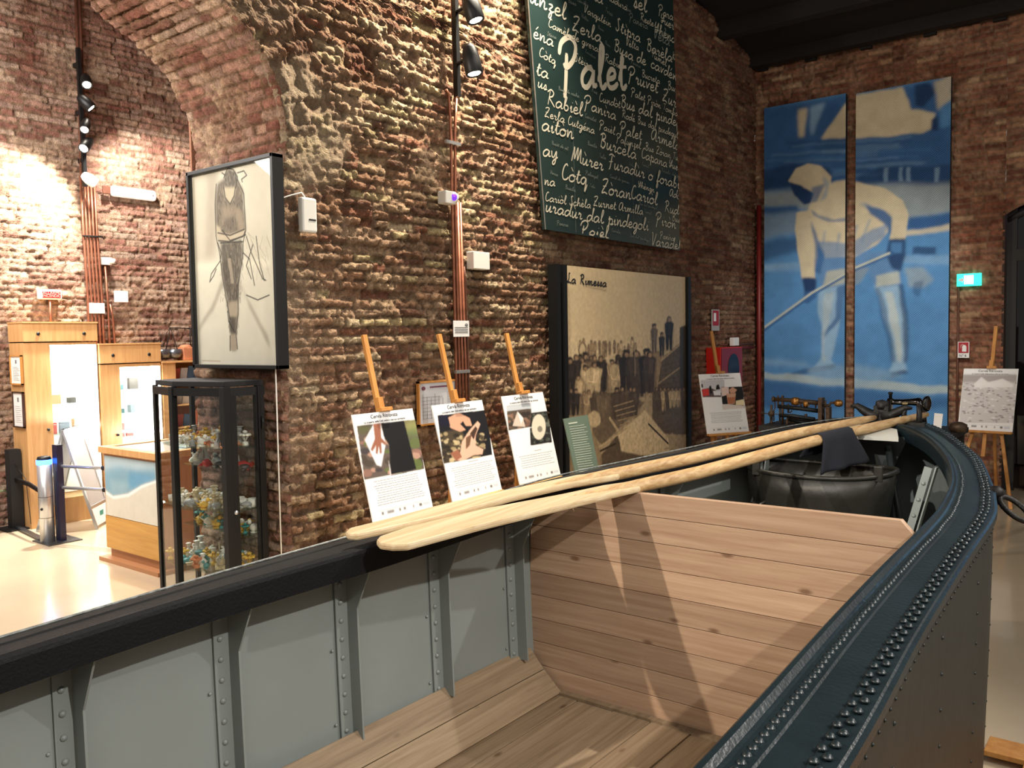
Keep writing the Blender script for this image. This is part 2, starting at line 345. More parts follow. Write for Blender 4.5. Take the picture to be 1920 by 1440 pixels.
# hall wall, right of the arch opening: rows follow the profile edge, then the plain wall
NV, NU = 600, 760
zz = np.linspace(0, 6.0, NV)
def arch_y(z):
    z = np.asarray(z, float); pz = prof[:, 1]; up = prof[:np.argmax(pz)+1]
    return np.where(z < up[-1, 1], np.interp(z, up[:, 1], up[:, 0]), -9)
ay = arch_y(zz)
u = np.linspace(0, 1, NU)
y0 = np.where(ay > -8, ay, 1.6-0*zz)            # above the crown the wall runs on over the arch
sm_top = np.clip((zz-3.35)/.53, 0, 1)
Yg = y0[:, None]+(YB-y0)[:, None]*(u[None, :]**1.12); Zg = zz[:, None]+0*Yg
# rough pier zone near the arch: voussoirs and rubble
Hh, Cc = bricks(Yg, Zg, 11, PAL_WARM, W_WARM, .0575, 1.25, .75)
H2, C2 = bricks(Yg, Zg, 12, PAL_RED, W_RED, .056, .75, .35)
far = np.clip((Yg-5.3-.5*(fbm(Yg, Zg, .8, 3, 3)-.5)*4)/1.4, 0, 1)
Hh = Hh*(1-far)+H2*far; Cc = Cc*(1-far[..., None])+C2*far[..., None]
ctr = np.array([1.7, 2.7]); rr = np.hypot(Yg-ctr[0], Zg-ctr[1]); ang = np.arctan2(Zg-ctr[1], Yg-ctr[0])
dist = rr-np.hypot(np.interp(ang, np.arctan2(prof[:, 1]-2.7, prof[:, 0]-1.7)[40:][::1] if False else [-1.2, 0, .4, .8, 1.2, 1.6], [2.9, 1.38, 1.42, 1.33, 1.22, 1.18]), 0)
ring = np.clip((.42-dist)/.06, 0, 1)*np.clip((Zg-2.75)/.1, 0, 1)*(rr < 1.95)
H3, C3 = bricks(rr*1.0+3, ang*1.55, 13, PAL_WARM, W_WARM, .062, 1.5, .8)
Hh = Hh*(1-ring)+H3*ring; Cc = Cc*(1-ring[..., None])+C3*ring[..., None]
rub = np.clip((.55-np.hypot((Yg-3.25)/.8, (Zg-2.95)/.75))/.2, 0, 1)+np.clip((.30-(Yg-3.06))/.25, 0, 1)*.55
rub = np.clip(rub, 0, 1)*np.clip(fbm(Yg, Zg, 6, 31, 3)*2-.3, 0, 1)
Hr = .055*(fbm(Yg, Zg, 13, 44, 5)-.42)
Hh = Hh*(1-rub)+Hr*rub; Cc = Cc*(1-rub[..., None]*.8)+lin((176, 158, 134))*(.75+.5*fbm(Yg, Zg, 30, 4, 3))[..., None]*rub[..., None]*.8
edgeY = np.clip(1-(Yg-y0[:, None])/.035, 0, 1)**2
P = np.stack([XA-.012+Hh-edgeY*.03, Yg, Zg], -1)
grid_mesh('wall_left', P, Cc, M_brick)
# the same wall on the near side of the arch crown (seen only past its edge, closes the hall)
mb = MB(); mb.box((XA-.3, -4, 0), (XA-.02, .27, 6)); mb.box((XA-.3, .27, 3.9), (XA-.03, 1.7, 6)); o = mb.build('wall_left_near', M_brickfar); o['kind'] = 'structure'
for nm in ('wall_left_near',):
    a = bpy.data.objects[nm].data.color_attributes.new('Col', 'FLOAT_COLOR', 'POINT'); a.data.foreach_set('color', np.tile(np.r_[lin((150, 104, 78)), 1], len(bpy.data.objects[nm].data.vertices)).astype('f'))
# far wall with the door opening at its right
NV, NU = 330, 330
DX0 = -1.40
z2 = np.linspace(0, 5.15, NV); x2 = np.linspace(XA-.02, DX0, 230)
Xg, Zg = np.meshgrid(x2, z2)
Hh, Cc = bricks(Xg+9, Zg, 21, PAL_RED, W_RED, .06, .8, .35)
P = np.stack([Xg, YB+.012-Hh, Zg], -1)[:, ::-1]; Cc = Cc[:, ::-1]
grid_mesh('wall_far', P, Cc, M_brickfar)
def door_top(x): return 2.86+.42*np.clip((x-DX0)/1.1, 0, 1)**.8-.42*np.clip((x+.3)/1.1, 0, 1)**1.4
x3 = np.linspace(DX0, 2.6, 200); t = np.linspace(0, 1, 150); X3, T3 = np.meshgrid(x3, t); zb = np.where(x3 < .8, door_top(x3), 0.0)
Z3 = zb[None, :]+(5.15-zb)[None, :]*T3
Hh, Cc = bricks(X3+9, Z3, 21, PAL_RED, W_RED, .06, .8, .35)
P = np.stack([X3, YB+.012-Hh, Z3], -1)[:, ::-1]
grid_mesh('wall_far_over_door', P, Cc[:, ::-1], M_brickfar)
mb = MB(); mb.box((DX0-.02, YB, 0), (DX0, YB+.35, 2.9)); mb.box((DX0-.02, YB+.33, 0), (1.0, YB+.36, 3.6)); o = mb.build('wall_far_jamb', mat('jamb_dark', (60, 44, 36), .9)); o['kind'] = 'structure'
# shop wall
z4 = np.linspace(0, 5.6, 430); y4 = np.linspace(1.4, 7.2, 470); Yg, Zg = np.meshgrid(y4, z4)
Hh, Cc = bricks(Yg+30, Zg, 41, PAL_PINK, W_WARM, .062, .9, .7)
P = np.stack([-8.63+Hh, Yg, Zg], -1); grid_mesh('wall_shop', P, Cc, M_brick)
# roof, floor
M_floor = mat('polished_floor', (202, 184, 156), .16, 0, .07, 1.6, .05, 3, coat=.2)
M_roof = mat('dark_roof', (26, 20, 18), .8, 0, .2, 3)
mb = MB(); mb.box((-9.2, -4, -.1), (4, 11, 0)); o = mb.build('floor', M_floor); o['kind'] = 'structure'
mb = MB()
def zr(y): return 4.93+.18*(YB-y)
mb.prism([(XA-.4, -4, zr(-4)), (XA-.4, YB+.4, zr(YB+.4)), (4, YB+.4, zr(YB+.4)), (4, -4, zr(-4))], (0, 0, .12)); o = mb.build('ceiling', M_roof); o['kind'] = 'structure'
for i, yy in enumerate([9.92, 9.05, 8.1]):
    mb = MB(); h = .16 if i else .12; mb.box((XA+.0, yy-.07, zr(yy)-h), (4, yy+.07, zr(yy)+.02)); o = mb.build('trim_%d' % (i+1), M_roof); o['kind'] = 'structure'
for i, xx in enumerate([-3.95, -3.38, -2.77, -2.12, -1.47, -.8, -.1]):
    mb = MB(); mb.box((xx-.06, YB-.06, zr(YB)-.11), (xx+.06, YB+.1, zr(YB)+.04)); o = mb.build('trim_%d' % (i+4), M_blackmat); o['kind'] = 'structure'
mb = MB(); mb.box((-9.2, -4, 5.6), (XR, 11, 5.7)); o = mb.build('ceiling_shop', M_brickfar); o['kind'] = 'structure'
a = o.data.color_attributes.new('Col', 'FLOAT_COLOR', 'POINT'); a.data.foreach_set('color', np.tile(np.r_[lin((130, 95, 76)), 1], len(o.data.vertices)).astype('f'))
# rear face of the pier (shop side) and remaining shell
mb = MB(); mb.box((XR-.02, 3.1, 0), (XR, 8, 5.6)); mb.box((XR-.02, .2, 3.9), (XR, 3.1, 5.6)); o = mb.build('wall_shop_side', M_brickfar); o['kind'] = 'structure'
a = o.data.color_attributes.new('Col', 'FLOAT_COLOR', 'POINT'); a.data.foreach_set('color', np.tile(np.r_[lin((140, 100, 80)), 1], len(o.data.vertices)).astype('f'))
mb = MB(); mb.box((-9.2, 7.2, 0), (XR, 7.3, 5.6)); o = mb.build('wall_shop_end', mat('plain_brick', (140, 96, 76), .9, 0, .2, 9, .4, 30)); o['kind'] = 'structure'

# door 1: dark arched glazed door
mb = MB(); yd = YB+.18
fr = mat('door_iron', (34, 33, 30), .6)
dr = empty('door_1', (-.3, yd, 0)); dr['kind'] = 'structure'
f = MB(); f.box((DX0, yd-.03, 0), (DX0+.09, yd+.03, 2.95)); f.box((DX0+.09, yd-.03, 2.40), (.8, yd+.03, 2.52)); f.box((DX0+.19, yd-.02, 0), (DX0+.28, yd+.02, 2.40)); f.box((DX0+.28, yd-.02, 0), (.7, yd+.02, .28)); f.box((-.35, yd-.02, 0), (-.25, yd+.02, 2.4))
pts = [(x, yd, door_top(x)-.04) for x in np.linspace(DX0, .8, 24)]
f.tube(pts, .045, 6); f.build('door_frame', fr, dr)
g = MB(); g.box((DX0+.09, yd-.004, .28), (.8, yd+.004, 3.3)); g.build('door_glass', mat('night_glass', (8, 9, 12), .06, 0, spec=.6), dr)
b = MB(); b.bar((-1.22, yd-.06, 2.92), (-.9, yd-.06, 3.02), .02, .02); b.build('blue_light_strip', mat('blue_led', (40, 60, 255), .4, emit=(90, 110, 255), es=6), dr)
# ---------------------------------------------------------------- the iron salt boat
def zs(y): return .96+.03*y+.0025*y*y if y > 0 else .96
def cr(pts, n):
    q = resample(pts, .01); d = np.r_[0, np.cumsum(np.linalg.norm(np.diff(q, axis=0), axis=1))]; t = np.linspace(0, d[-1], n)
    return np.stack([np.interp(t, d, q[:, k]) for k in range(q.shape[1])], 1)
RO = [(-.44,-2.2),(-.41,-.8),(-.397,.5),(-.397,1.36),(-.43,2.04),(-.45,2.71),(-.46,3.2),(-.5,3.49),(-.545,3.72),(-.67,4.24),(-.8,4.6),(-.975,5.0),(-1.15,5.25),(-1.33,5.34)]
RI = [(-.63,-2.2),(-.6,-.8),(-.59,.5),(-.595,1.23),(-.615,1.92),(-.622,2.4),(-.622,2.85),(-.63,3.18),(-.678,3.62),(-.79,4.08),(-.937,4.5),(-1.08,4.78),(-1.2,4.92),(-1.33,4.97)]
LO = [(-2.22,-2.2),(-2.24,-.8),(-2.25,.5),(-2.25,1.34),(-2.215,2.0),(-2.195,2.6),(-2.165,3.1),(-2.06,3.55),(-1.965,3.92),(-1.887,4.25),(-1.80,4.6),(-1.68,4.95),(-1.50,5.25),(-1.33,5.34)]
LI = [(-2.03,-2.2),(-2.05,-.8),(-2.06,.5),(-2.06,1.25),(-2.0,1.95),(-1.98,2.5),(-1.95,3.0),(-1.88,3.4),(-1.79,3.8),(-1.71,4.15),(-1.63,4.5),(-1.54,4.75),(-1.43,4.92),(-1.33,4.97)]
NB = 150
RO, RI, LO, LI = [cr(p, NB) for p in (RO, RI, LO, LI)]
boat = empty('salt_boat', (-1.33, 1.6, 0), 'long riveted iron boat with dark rim and pale grey inside, filling the foreground', 'boat')
PROF = [(0.0,-.022),(0.0,0),(.05,.001),(.07,.004),(.27,.004),(.29,0),(.60,0),(.62,.004),(.80,.004),(.84,.006),(.89,.016),(.94,.017),(.985,.008),(1.0,-.002),(1.0,-.068),(.985,-.068),(.975,-.014),(.02,-.022)]
def deck_strip(O, I, nm, flip, mt):
    m = MB(); rows = []
    for (a, b) in zip(O, I):
        z = zs(a[1])*.5+zs(b[1])*.5
        rows.append([(a[0]*(1-w_)+b[0]*w_, a[1]*(1-w_)+b[1]*w_, z+h) for w_, h in (PROF if not flip else PROF[::-1])])
    m.strip(rows, smooth=False); return m.build(nm, mt, boat)
deck_strip(RO, RI, 'side_deck', False, M_deck); deck_strip(LO, LI, 'side_deck', True, M_rimshade)
# thin worn bright edge of the left rim
m = MB(); m.tube([(p[0], p[1], zs(p[1])+.001) for p in LO[::2]], .004, 6); m.build('rim_edge', mat('worn_edge', (120, 124, 122), .35, .3, .5, 60), boat)
# hull outside and inside skins
def skin(O, ins, zt, nm, mt, flip, taper=.02, zb=.03):
    m = MB(); rows = []
    T = np.gradient(O, axis=0); T /= np.linalg.norm(T, axis=1)[:, None]
    sgn = 1 if not flip else -1
    Nn = np.stack([-T[:, 1], T[:, 0]], 1)*sgn          # towards the inside
    for p, nn in zip(O, Nn):
        z1 = zs(p[1])+zt; row = []
        for k in range(9):
            f_ = k/8; z = z1+(zb-z1)*f_; t_ = ins+taper*f_**1.6*(1 if p[1] < 3.3 else 1+.0*(p[1]-3.3))
            row.append((p[0]+nn[0]*t_, p[1]+nn[1]*t_, z))
        rows.append(row if not flip else row[::-1])
    m.strip(rows); return m.build(nm, mt, boat)
skin(RO, .012, -.016, 'hull_side', M_hull, False, .025); skin(LO, .012, -.016, 'hull_side', M_hull, True)
skin(RO, .03, -.018, 'hull_lining', M_grey, False, .03, .1); skin(LO, .03, -.018, 'hull_lining', M_grey, True, .03, .1)
m = MB(); m.add([(p[0]-.06, min(p[1], 5.25), .06) for p in RO]+[(p[0]+.06, min(p[1], 5.25), .06) for p in LO], [(i, i+1, NB+i+1, NB+i) for i in range(NB-1)]); m.build('hull_bottom', M_grey, boat)
m = MB(); m.box((-2.2, -2.24, .03), (-.44, -2.2, .95)); m.build('stern_plate', M_hull, boat)
# keel shoe and stem plate at the bow
m = MB(); m.box((-1.37, 5.26, .0), (-1.29, 5.37, 1.2)); m.build('stem_post', M_hull, boat)
# rivets of the right deck: two rows; the hundred nearest are single parts
def dome(r=.0085, h=.008):
    q = MB(); q.lathe([(r*1.25, 0), (r, h*.35), (r*.7, h*.8), (r*.25, h), (0, h)], (0, 0, 0), n=8); return q
spots_ = []
for w_, step in ((.71, .027), (.20, .0235)):
    Q = RO*(1-w_)+RI*w_; d = np.r_[0, np.cumsum(np.linalg.norm(np.diff(Q, axis=0), axis=1))]
    s_ = np.arange(.02, d[-1]-.02, step)
    for j, t_ in enumerate(s_):
        x = np.interp(t_, d, Q[:, 0])+random.uniform(-.0015, .0015); y = np.interp(t_, d, Q[:, 1])
        if w_ < .5: x += (.012 if j % 2 else -.012)*.7
        if y > .9: spots_.append((x, y, zs(y)+.004))
spots_.sort(key=lambda p: p[1]+(0 if p[1] > 1.15 else 9))
rv = dome(.0085, .0085).build('rivet', M_deck, None); rv.location = (0, 0, 0); rv.data.name = 'rivet'
bl = parent_loc(boat)
for i, p in enumerate(spots_[:100]):
    o = rv if i == 0 else rv.copy()
    if i: COL.objects.link(o)
    o.parent = boat; o.location = tuple(np.array(p)-bl)
m = MB()
def dome_at(m, p, r=.0085, h=.008, axis=(0, 0, 1), n=7): m.lathe([(r*1.25, 0), (r, h*.4), (r*.6, h*.9), (0, h)], p, axis, n)
for p in spots_[100:]: dome_at(m, p, .0085, .0085)
o = m.build('rivets', M_deck, boat); tag(o, kind='stuff')
# small rivets in the outer hull side: a row under the rim and scattered seams
m = MB()
for i in range(NB-1):
    p = RO[i]
    if p[1] < .8: continue
    T = RO[min(i+1, NB-1)]-RO[i-1]; T /= np.linalg.norm(T); nn = np.array([T[1], -T[0]])
    for k, dz in enumerate((-.045, -.06)):
        q = p+T*.012*k; dome_at(m, (q[0]-nn[0]*.012, q[1]-nn[1]*.012, zs(p[1])+dz), .004, .004, (nn[0], nn[1], 0), 6)
for ysm in (1.75, 2.35, 2.95, 3.45):
    i = int(np.argmin(abs(RO[:, 1]-ysm))); p = RO[i]
    for z in np.arange(.25, .95, .095): 
        f_ = (zs(ysm)-.016-z)/(zs(ysm)-.046); dome_at(m, (p[0]-.012-.025*f_**1.6, p[1], z), .005, .005, (1, 0, 0), 6)
o = m.build('hull_rivets', M_hull, boat); tag(o, kind='stuff')
# vertical frames with rivets and knees on the left inside
def lin_x(y):       # inner skin on the left at height z
    return np.interp(y, LO[:, 1], LO[:, 0])+.03
def rib(y, zb, side=-1):
    X0 = lin_x(y) if side < 0 else np.interp(y, RO[:, 1], RO[:, 0])-.03; s_ = 1 if side < 0 else -1
    m = MB(); zt = zs(y)-.03
    def xx(z): f_ = (zs(y)-.018-z)/(zs(y)-.118); return X0+s_*.03*max(f_, 0)**1.6
    zz_ = np.linspace(zb, zt, 8)
    # angle bar: flat leg on the skin, standing leg towards the inside
    rows = [[(xx(z)+s_*.001, y-.05, z), (xx(z)+s_*.007, y-.05, z), (xx(z)+s_*.009, y-.002, z), (xx(z)+s_*.055, y, z), (xx(z)+s_*.055, y+.007, z), (xx(z)+s_*.001, y+.009, z)] for z in zz_]
    m.strip(rows if side < 0 else [r[::-1] for r in rows], smooth=False)
    m.add([rows[0][i] for i in range(6)], [tuple(range(6))])
    q = m
    for z in np.arange(zb+.03, zt-.04, .062): dome_at(q, (xx(z)+s_*.007, y-.029, z), .0085, .008, (s_, 0, 0), 8)
    for z in np.arange(zb+.06, zt-.04, .25): dome_at(q, (xx(z)+s_*.001, y-.066, z), .005, .004, (s_, 0, 0), 6)
    r_ = m.build('rib', M_grey, boat)
    k = MB()
    a = (xx(zt)+s_*.006, y+.0, zt+.0); b = (xx(zt)+s_*.15, y, zt+.0); c = (xx(zt-.19)+s_*.055, y, zt-.19); d_ = (xx(zt-.19), y, zt-.19)
    k.prism([a, b, c, d_], (0, .006, 0)); k.build('knee', M_grey, boat)
    return r_
for y in (.08, .535, .985, 1.437, 1.875, 2.31, 2.75): rib(y, .36)
for y in (.08, .535, .985, 1.437, 1.875, 2.31, 2.75): rib(y, .3, 1)
# stringer seam along the lining under the rim
m = MB()
for dz, r_ in ((-.09, .004), (-.125, .003)):
    m.tube([(p[0]+.032, p[1], zs(p[1])+dz) for p in LO if p[1] < 3.2], r_, 6)
m.build('seam', M_grey, boat)
# plank floor, bilge planks, plank bulkhead
def plank_boxes(items, nm, mt, bev=.002):
    m = MB()
    for lo, hi in items: m.box(lo, hi)
    o = m.build(nm, mt, boat, bevel=bev); rnd_attr(o); return o
ZF = .215; YBK = 2.86
xs_ = np.arange(-2.06, -.62, .168); plank_boxes([((x, -2.1, ZF-.03), (x+.163, YBK-.03, ZF+random.uniform(-.002, .002))) for x in xs_], 'floor_planks', M_pineY)
mb = MB()
B0, B1, B2 = np.array([-2.165, .372]), np.array([-2.085, .285]), np.array([-1.995, .205])
for a, b in ((B0, B1), (B1, B2)):
    d = b-a; d = d/np.linalg.norm(d); a2 = a+d*.002; b2 = b-d*.002; nn = np.array([-d[1], d[0]]); nn = nn if nn[0] > 0 else -nn; t_ = nn*.024
    mb.prism([(a2[0], -2.1, a2[1]), (b2[0], -2.1, b2[1]), (b2[0]+t_[0], -2.1, b2[1]+t_[1]), (a2[0]+t_[0], -2.1, a2[1]+t_[1])], (0, YBK-.02+2.1, 0))
o = mb.build('bilge_planks', M_pineY, boat, bevel=.002); rnd_attr(o)
poly = [(-2.14, .99), (-1.66, 1.09), (-.675, 1.098), (-.632, 1.05), (-.60, .98), (-.56, .36), (-.70, .205), (-2.0, .205), (-2.16, .365)]
def clip(poly, z0, z1):
    for zc, keep in ((z0, 1), (z1, -1)):
        out = []
        for i in range(len(poly)):
            a, b = poly[i], poly[(i+1) % len(poly)]; ia = (a[1]-zc)*keep >= 0; ib = (b[1]-zc)*keep >= 0
            if ia: out.append(a)
            if ia != ib: t_ = (zc-a[1])/(b[1]-a[1]); out.append((a[0]+(b[0]-a[0])*t_, zc))
        poly = out
        if not poly: return []
    return poly
mb = MB(); z = .205; offs = []
while z < 1.1:
    h = .1; c_ = clip(poly, z+.001, z+h-.0012)
    if len(c_) > 2: mb.prism([(p[0], YBK, p[1]) for p in c_][::-1], (0, .03, 0)); offs.append(len(c_))
    z += h
o = mb.build('bulkhead', M_pine, boat, bevel=.0012)
me = o.data; a = me.color_attributes.new('rnd', 'FLOAT_COLOR', 'CORNER'); kk = np.zeros(len(me.loops)*4, 'f'); i = 0
for p in me.polygons:
    zc = me.vertices[p.vertices[0]].co.z; r = random.Random(int(sum(me.vertices[v].co.z for v in p.vertices)/len(p.vertices)/.1+.0-.05)).random()
    zc = np.mean([me.vertices[v].co.z for v in p.vertices])+0; r = random.Random(int((zc-.205)/.1)*13+5).random()
    for _ in p.loop_indices: kk[i:i+4] = (r, r, r, 1); i += 4
a.data.foreach_set('color', kk)
m = MB(); m.box((-2.0, YBK-.035, ZF), (-.72, YBK-.005, ZF+.012)); m.build('floor_batten', M_pineY, boat)
# fore compartment: floor plate, ribs, riveted stem column, breast plate
m = MB(); m.box((-2.02, YBK+.05, .18), (-.66, 4.2, .2)); m.build('fore_floor', M_grey, boat)
for y in (3.25, 3.75):
    rib(y, .2)
def bar_rib(a, b, nm='bow_frame', w=.032):
    m = MB(); a = Vector(a); b = Vector(b); m.bar(a, b, w, .006, (0, -1, 0)); m.bar(a+Vector((.03, .02, 0)), b+Vector((.03, .02, 0)), .006, .05, (0, -1, 0))
    n = int((b-a).length/.07)
    for k in range(1, n): dome_at(m, a+(b-a)*k/n+Vector((0, -.004, 0)), .008, .007, (0, -1, 0), 6)
    m.build(nm, M_grey, boat)
bar_rib((-1.00, 3.98, .45), (-.84, 4.03, 1.10)); bar_rib((-1.75, 4.2, .25), (-1.72, 4.35, 1.09))
m = MB(); m.tube([(-1.20, 4.8, 1.08), (-1.07, 4.6, .62)], .018, 8); m.build('bow_brace', mat('dark_rivet_paint', (46, 52, 52), .4), boat)
m = MB(); m.box((-1.31, 4.86, .15), (-1.20, 4.90, 1.13))
for z in np.arange(.2, 1.05, .045): dome_at(m, (-1.28, 4.86, z), .010, .009, (0, -1, 0), 7); dome_at(m, (-1.23, 4.86, z+.02), .010, .009, (0, -1, 0), 7)
m.prism([(-1.55, 4.85, 1.13), (-1.11, 4.85, 1.13), (-1.24, 4.85, .85), (-1.40, 4.85, .85)], (0, .02, 0))
m.build('stem_column', mat('dark_rivet_paint', (46, 52, 52), .4), boat)
m = MB(); m.prism([(-1.58, 4.60, 1.135), (-1.10, 4.60, 1.135), (-1.17, 4.86, 1.15), (-1.33, 4.98, 1.16), (-1.50, 4.86, 1.15)], (0, 0, .02)); m.build('breast_plate', mat('pale_paint', (196, 196, 186), .5), boat)
# mooring ring with its boss on the right of the bow
m = MB(); rp = aZ(1865, 905, 1.09); rx, ry = -.53, 3.62
m.lathe([(.03, 0), (.032, .03), (.026, .05), (.0, .052)], (rx-.03, ry+.02, 1.06), (1, .3, 0), 12); m.blob((rx+.01, ry, 1.085), (.03, .03, .026), 10, 6)
m.build('ring_boss', M_iron, boat)
m = MB(); P_ = []
ca = Vector((rx+.03, ry, 1.07)); ax1 = Vector((.75, -.35, -.62)).normalized(); ax2 = Vector((.45, .88, .05)); ax2 = (ax2-ax1*ax2.dot(ax1)).normalized(); R_ = .062; cc = ca+ax1*R_
for k in range(25): t_ = 2*PI*k/24; P_.append(cc+(ax1*math.cos(t_)+ax2*math.sin(t_)*.7)*R_)
m.tube(P_, .0105, 8, False); m.build('mooring_ring', M_iron, boat)
# bow bitts: horned cleat and oar fork
cl = MB(); bx, by, bz = -1.31, 5.08, 1.175
cl.box((bx-.035, by-.02, bz), (bx+.045, by+.035, bz+.10)); cl.box((bx-.11, by-.03, bz-.01), (bx+.13, by+.05, bz+.018))
for s_ in (-1, 1): cl.tube([(bx+s_*.01, by, bz+.035), (bx+s_*.06, by, bz+.05), (bx+s_*.10, by, bz+.075), (bx+s_*.13, by, bz+.095), (bx+s_*.165, by, bz+.092)], [.036, .030, .024, .018, .007], 8)
cl.lathe([(.034, 0), (.038, .02), (.034, .045), (.0, .055)], (bx+.005, by+.01, bz+.08), (0, 0, 1), 12)
for k in range(4): dome_at(cl, (bx-.01+.025*(k % 2), by-.02, bz+.03+.03*(k//2)), .006, .005, (0, -1, 0), 6)
cl.build('horned_cleat', M_iron, boat)
fk = MB(); fx, fy = -1.145, 5.08
fk.tube([(fx-.042, fy, 1.15), (fx-.042, fy, 1.24), (fx-.03, fy, 1.285)], [.017, .015, .007], 8); fk.tube([(fx+.034, fy, 1.15), (fx+.038, fy, 1.24), (fx+.028, fy, 1.285)], [.017, .015, .007], 8); fk.bar((fx-.07, fy, 1.175), (fx+.07, fy, 1.175), .05, .03)
fk.build('oar_fork', M_iron, boat)
# dark metal trough inside the bow
tr = empty('metal_trough', (-1.42, 4.36, .2), 'black oval metal trough standing inside the bow behind the plank bulkhead', 'tub')
m = MB(); rows = []
def trp(t_, z):
    f_ = (z-.22)/.77; hx = .24+.125*f_; hy = .17+.08*f_; c_, s_ = math.cos(t_), math.sin(t_)
    return (-1.42+hx*math.copysign(abs(c_)**.8, c_), 4.36+hy*math.copysign(abs(s_)**.85, s_), z+.02*c_*c_*f_)
for z in np.linspace(.22, .99, 9): rows.append([trp(2*PI*k/40, z) for k in range(41)])
m.strip(rows); M_tr = mat('dark_trough', (44, 43, 38), .45, .35, .2, 7, .3, 14)
m.add([trp(2*PI*k/40, .22) for k in range(40)], [tuple(range(40))]); m.build('tub_body', M_tr, tr, solid=.006)
m = MB(); m.tube([trp(2*PI*k/40, .995) for k in range(41)], .012, 8, False); m.build('rim', M_tr, tr)
for t_ in (4.05, 5.75):
    p = trp(t_, 1.0); m = MB(); m.box((p[0]-.02, p[1]-.015, p[2]-.03), (p[0]+.02, p[1]+.0, p[2]+.045)); m.build('lug', M_tr, tr, bevel=.004)
for dz in (.84, .79):
    a = trp(3.75, dz); b = trp(4.15, dz); m = MB(); m.tube([a, (a[0]+.01, a[1]-.045, dz-.005), (b[0]-.02, b[1]-.05, dz-.01), b], .006, 6); m.build('handle', M_alu if 0 else mat('worn_bar', (120, 118, 108), .4, .6), tr)
# heap of chain and shackles beside the trough
ch = MB()
for k in range(26):
    c_ = Vector((-1.08+random.uniform(-.10, .12), 4.0+random.uniform(-.15, .12), .24+random.uniform(0, .48))); a_ = Vector((random.gauss(0, 1), random.gauss(0, 1), random.gauss(0, .4))).normalized(); b_ = a_.cross(Vector((0, 0, 1))).normalized()
    ch.tube([c_+(a_*math.cos(2*PI*i/10)*.045+b_*math.sin(2*PI*i/10)*.028) for i in range(11)], .009, 6, False)
for z in (.3, .45, .6): ch.box((-1.12, 3.85, z), (-.88, 4.1, z+.03))
o = ch.build('chain_heap', M_iron); tag(o, 'heap of dark rusty chain and iron plates lying inside the bow right of the trough', 'chain', kind='stuff')

# ---------------------------------------------------------------- oars
def oar(outline, shaft, zt, label, end_r=.018):
    """outline: blade top-face pixels; shaft: world points"""
    P_ = []
    for (x, y) in outline:
        z = zt(2.3)
        for _ in range(5): p = aZ(x, y, z); z = zt(p[1])
        P_.append(p)
    e = empty('oar', P_[0], label, 'oar', 'wooden oars laid along the boat')
    b = MB(); b.prism([tuple(p-np.array([0, 0, .024])) for p in P_], (0, 0, .024)); b.build('blade', M_oar, e, bevel=.008)
    sp = [np.array(p) for p in shaft]; n = 24; d = np.r_[0, np.cumsum([np.linalg.norm(sp[i+1]-sp[i]) for i in range(len(sp)-1)])]; t = np.linspace(0, d[-1], n)
    pts = [tuple(np.array([np.interp(v, d, [q[k] for q in sp]) for k in range(3)])) for v in t]; f_ = t/d[-1]
    rr_ = [.008+.019*min(1, 7*v)-(.009*max(0, v-.75)/.25) for v in f_]; rr_[0] = .006; rr_[-1] = end_r*.75
    s_ = MB(); s_.tube(pts, rr_, 16); o = s_.build('shaft', M_oarshaft, e); return e
def zo1(y): return 1.075+.040*(y-1.83)
def pz(x, y, f):
    z = f(3.0)
    for _ in range(8): p = aZ(x, y, z); z = f(p[1])
    return p
sh1 = [pz(1020, 944, lambda y: zo1(y)-.014)]+[pz(1150, 921, lambda y: zo1(y)-.008)]+[pz(x, y, zo1) for x, y in ((1300, 889), (1530, 826), (1700, 786), (1738, 777))]
oar([(706, 1011), (712, 1004), (760, 988), (900, 954), (1050, 926), (1130, 909), (1200, 899), (1205, 906), (1200, 912), (1130, 928), (1060, 945), (900, 983), (765, 1019), (735, 1020), (712, 1017)], sh1, zo1, 'nearer pale wooden oar, the one with the dark cloth over its shaft')
def zo2(y): return 1.085+.042*(y-1.83)
sh2 = [pz(980, 925, lambda y: zo2(y)-.014)]+[pz(1120, 896, lambda y: zo2(y)-.008)]+[pz(x, y, zo2) for x, y in ((1300, 859), (1480, 816), (1640, 783))]
oar([(648, 996), (655, 989), (700, 978), (830, 944), (960, 915), (1080, 890), (1160, 880), (1164, 885), (1160, 890), (1080, 903), (960, 930), (830, 965), (705, 993), (668, 1001), (652, 1000)], sh2, zo2, 'farther pale wooden oar, its tip resting on the left rim of the boat')
# dark cloth draped over the nearer oar
m = MB(); c0 = pz(1530, 826, zo1); c1 = pz(1592, 812, zo1); ax_ = (c1-c0)/np.linalg.norm(c1-c0); sd = np.array([ax_[1], -ax_[0], 0]); rows = []
for i in range(17):
    u_ = i/16; row = []
    for j in range(25):
        v_ = (j-12)/12; L_ = abs(v_)
        ang_ = np.clip(L_/.18, 0, 1)*PI/2; side = np.sign(v_)*(.034*math.sin(ang_)+(.018*max(0, L_-.18)))
        drop = (.034*(1-math.cos(ang_)))+max(0, L_-.18)*(.19 if v_ > 0 else .10)
        fl = 1+.9*max(0, L_-.18); cen = (c0+c1)/2+ax_*((u_-.5)*.28*fl)+ax_*(.05*max(0, L_-.18))
        wv = .012*math.sin(u_*15+v_*2)*max(0, L_-.15)
        p = cen+sd*(side+wv); row.append((p[0], p[1], zo1(p[1])+.034-drop))
    rows.append(row)
m.strip(rows); o = m.build('cloth', mat('navy_cloth', (15, 17, 28), .9, 0, .15, 20), None, solid=.004); tag(o, 'dark navy cloth draped over the shaft of the nearer oar', 'cloth')
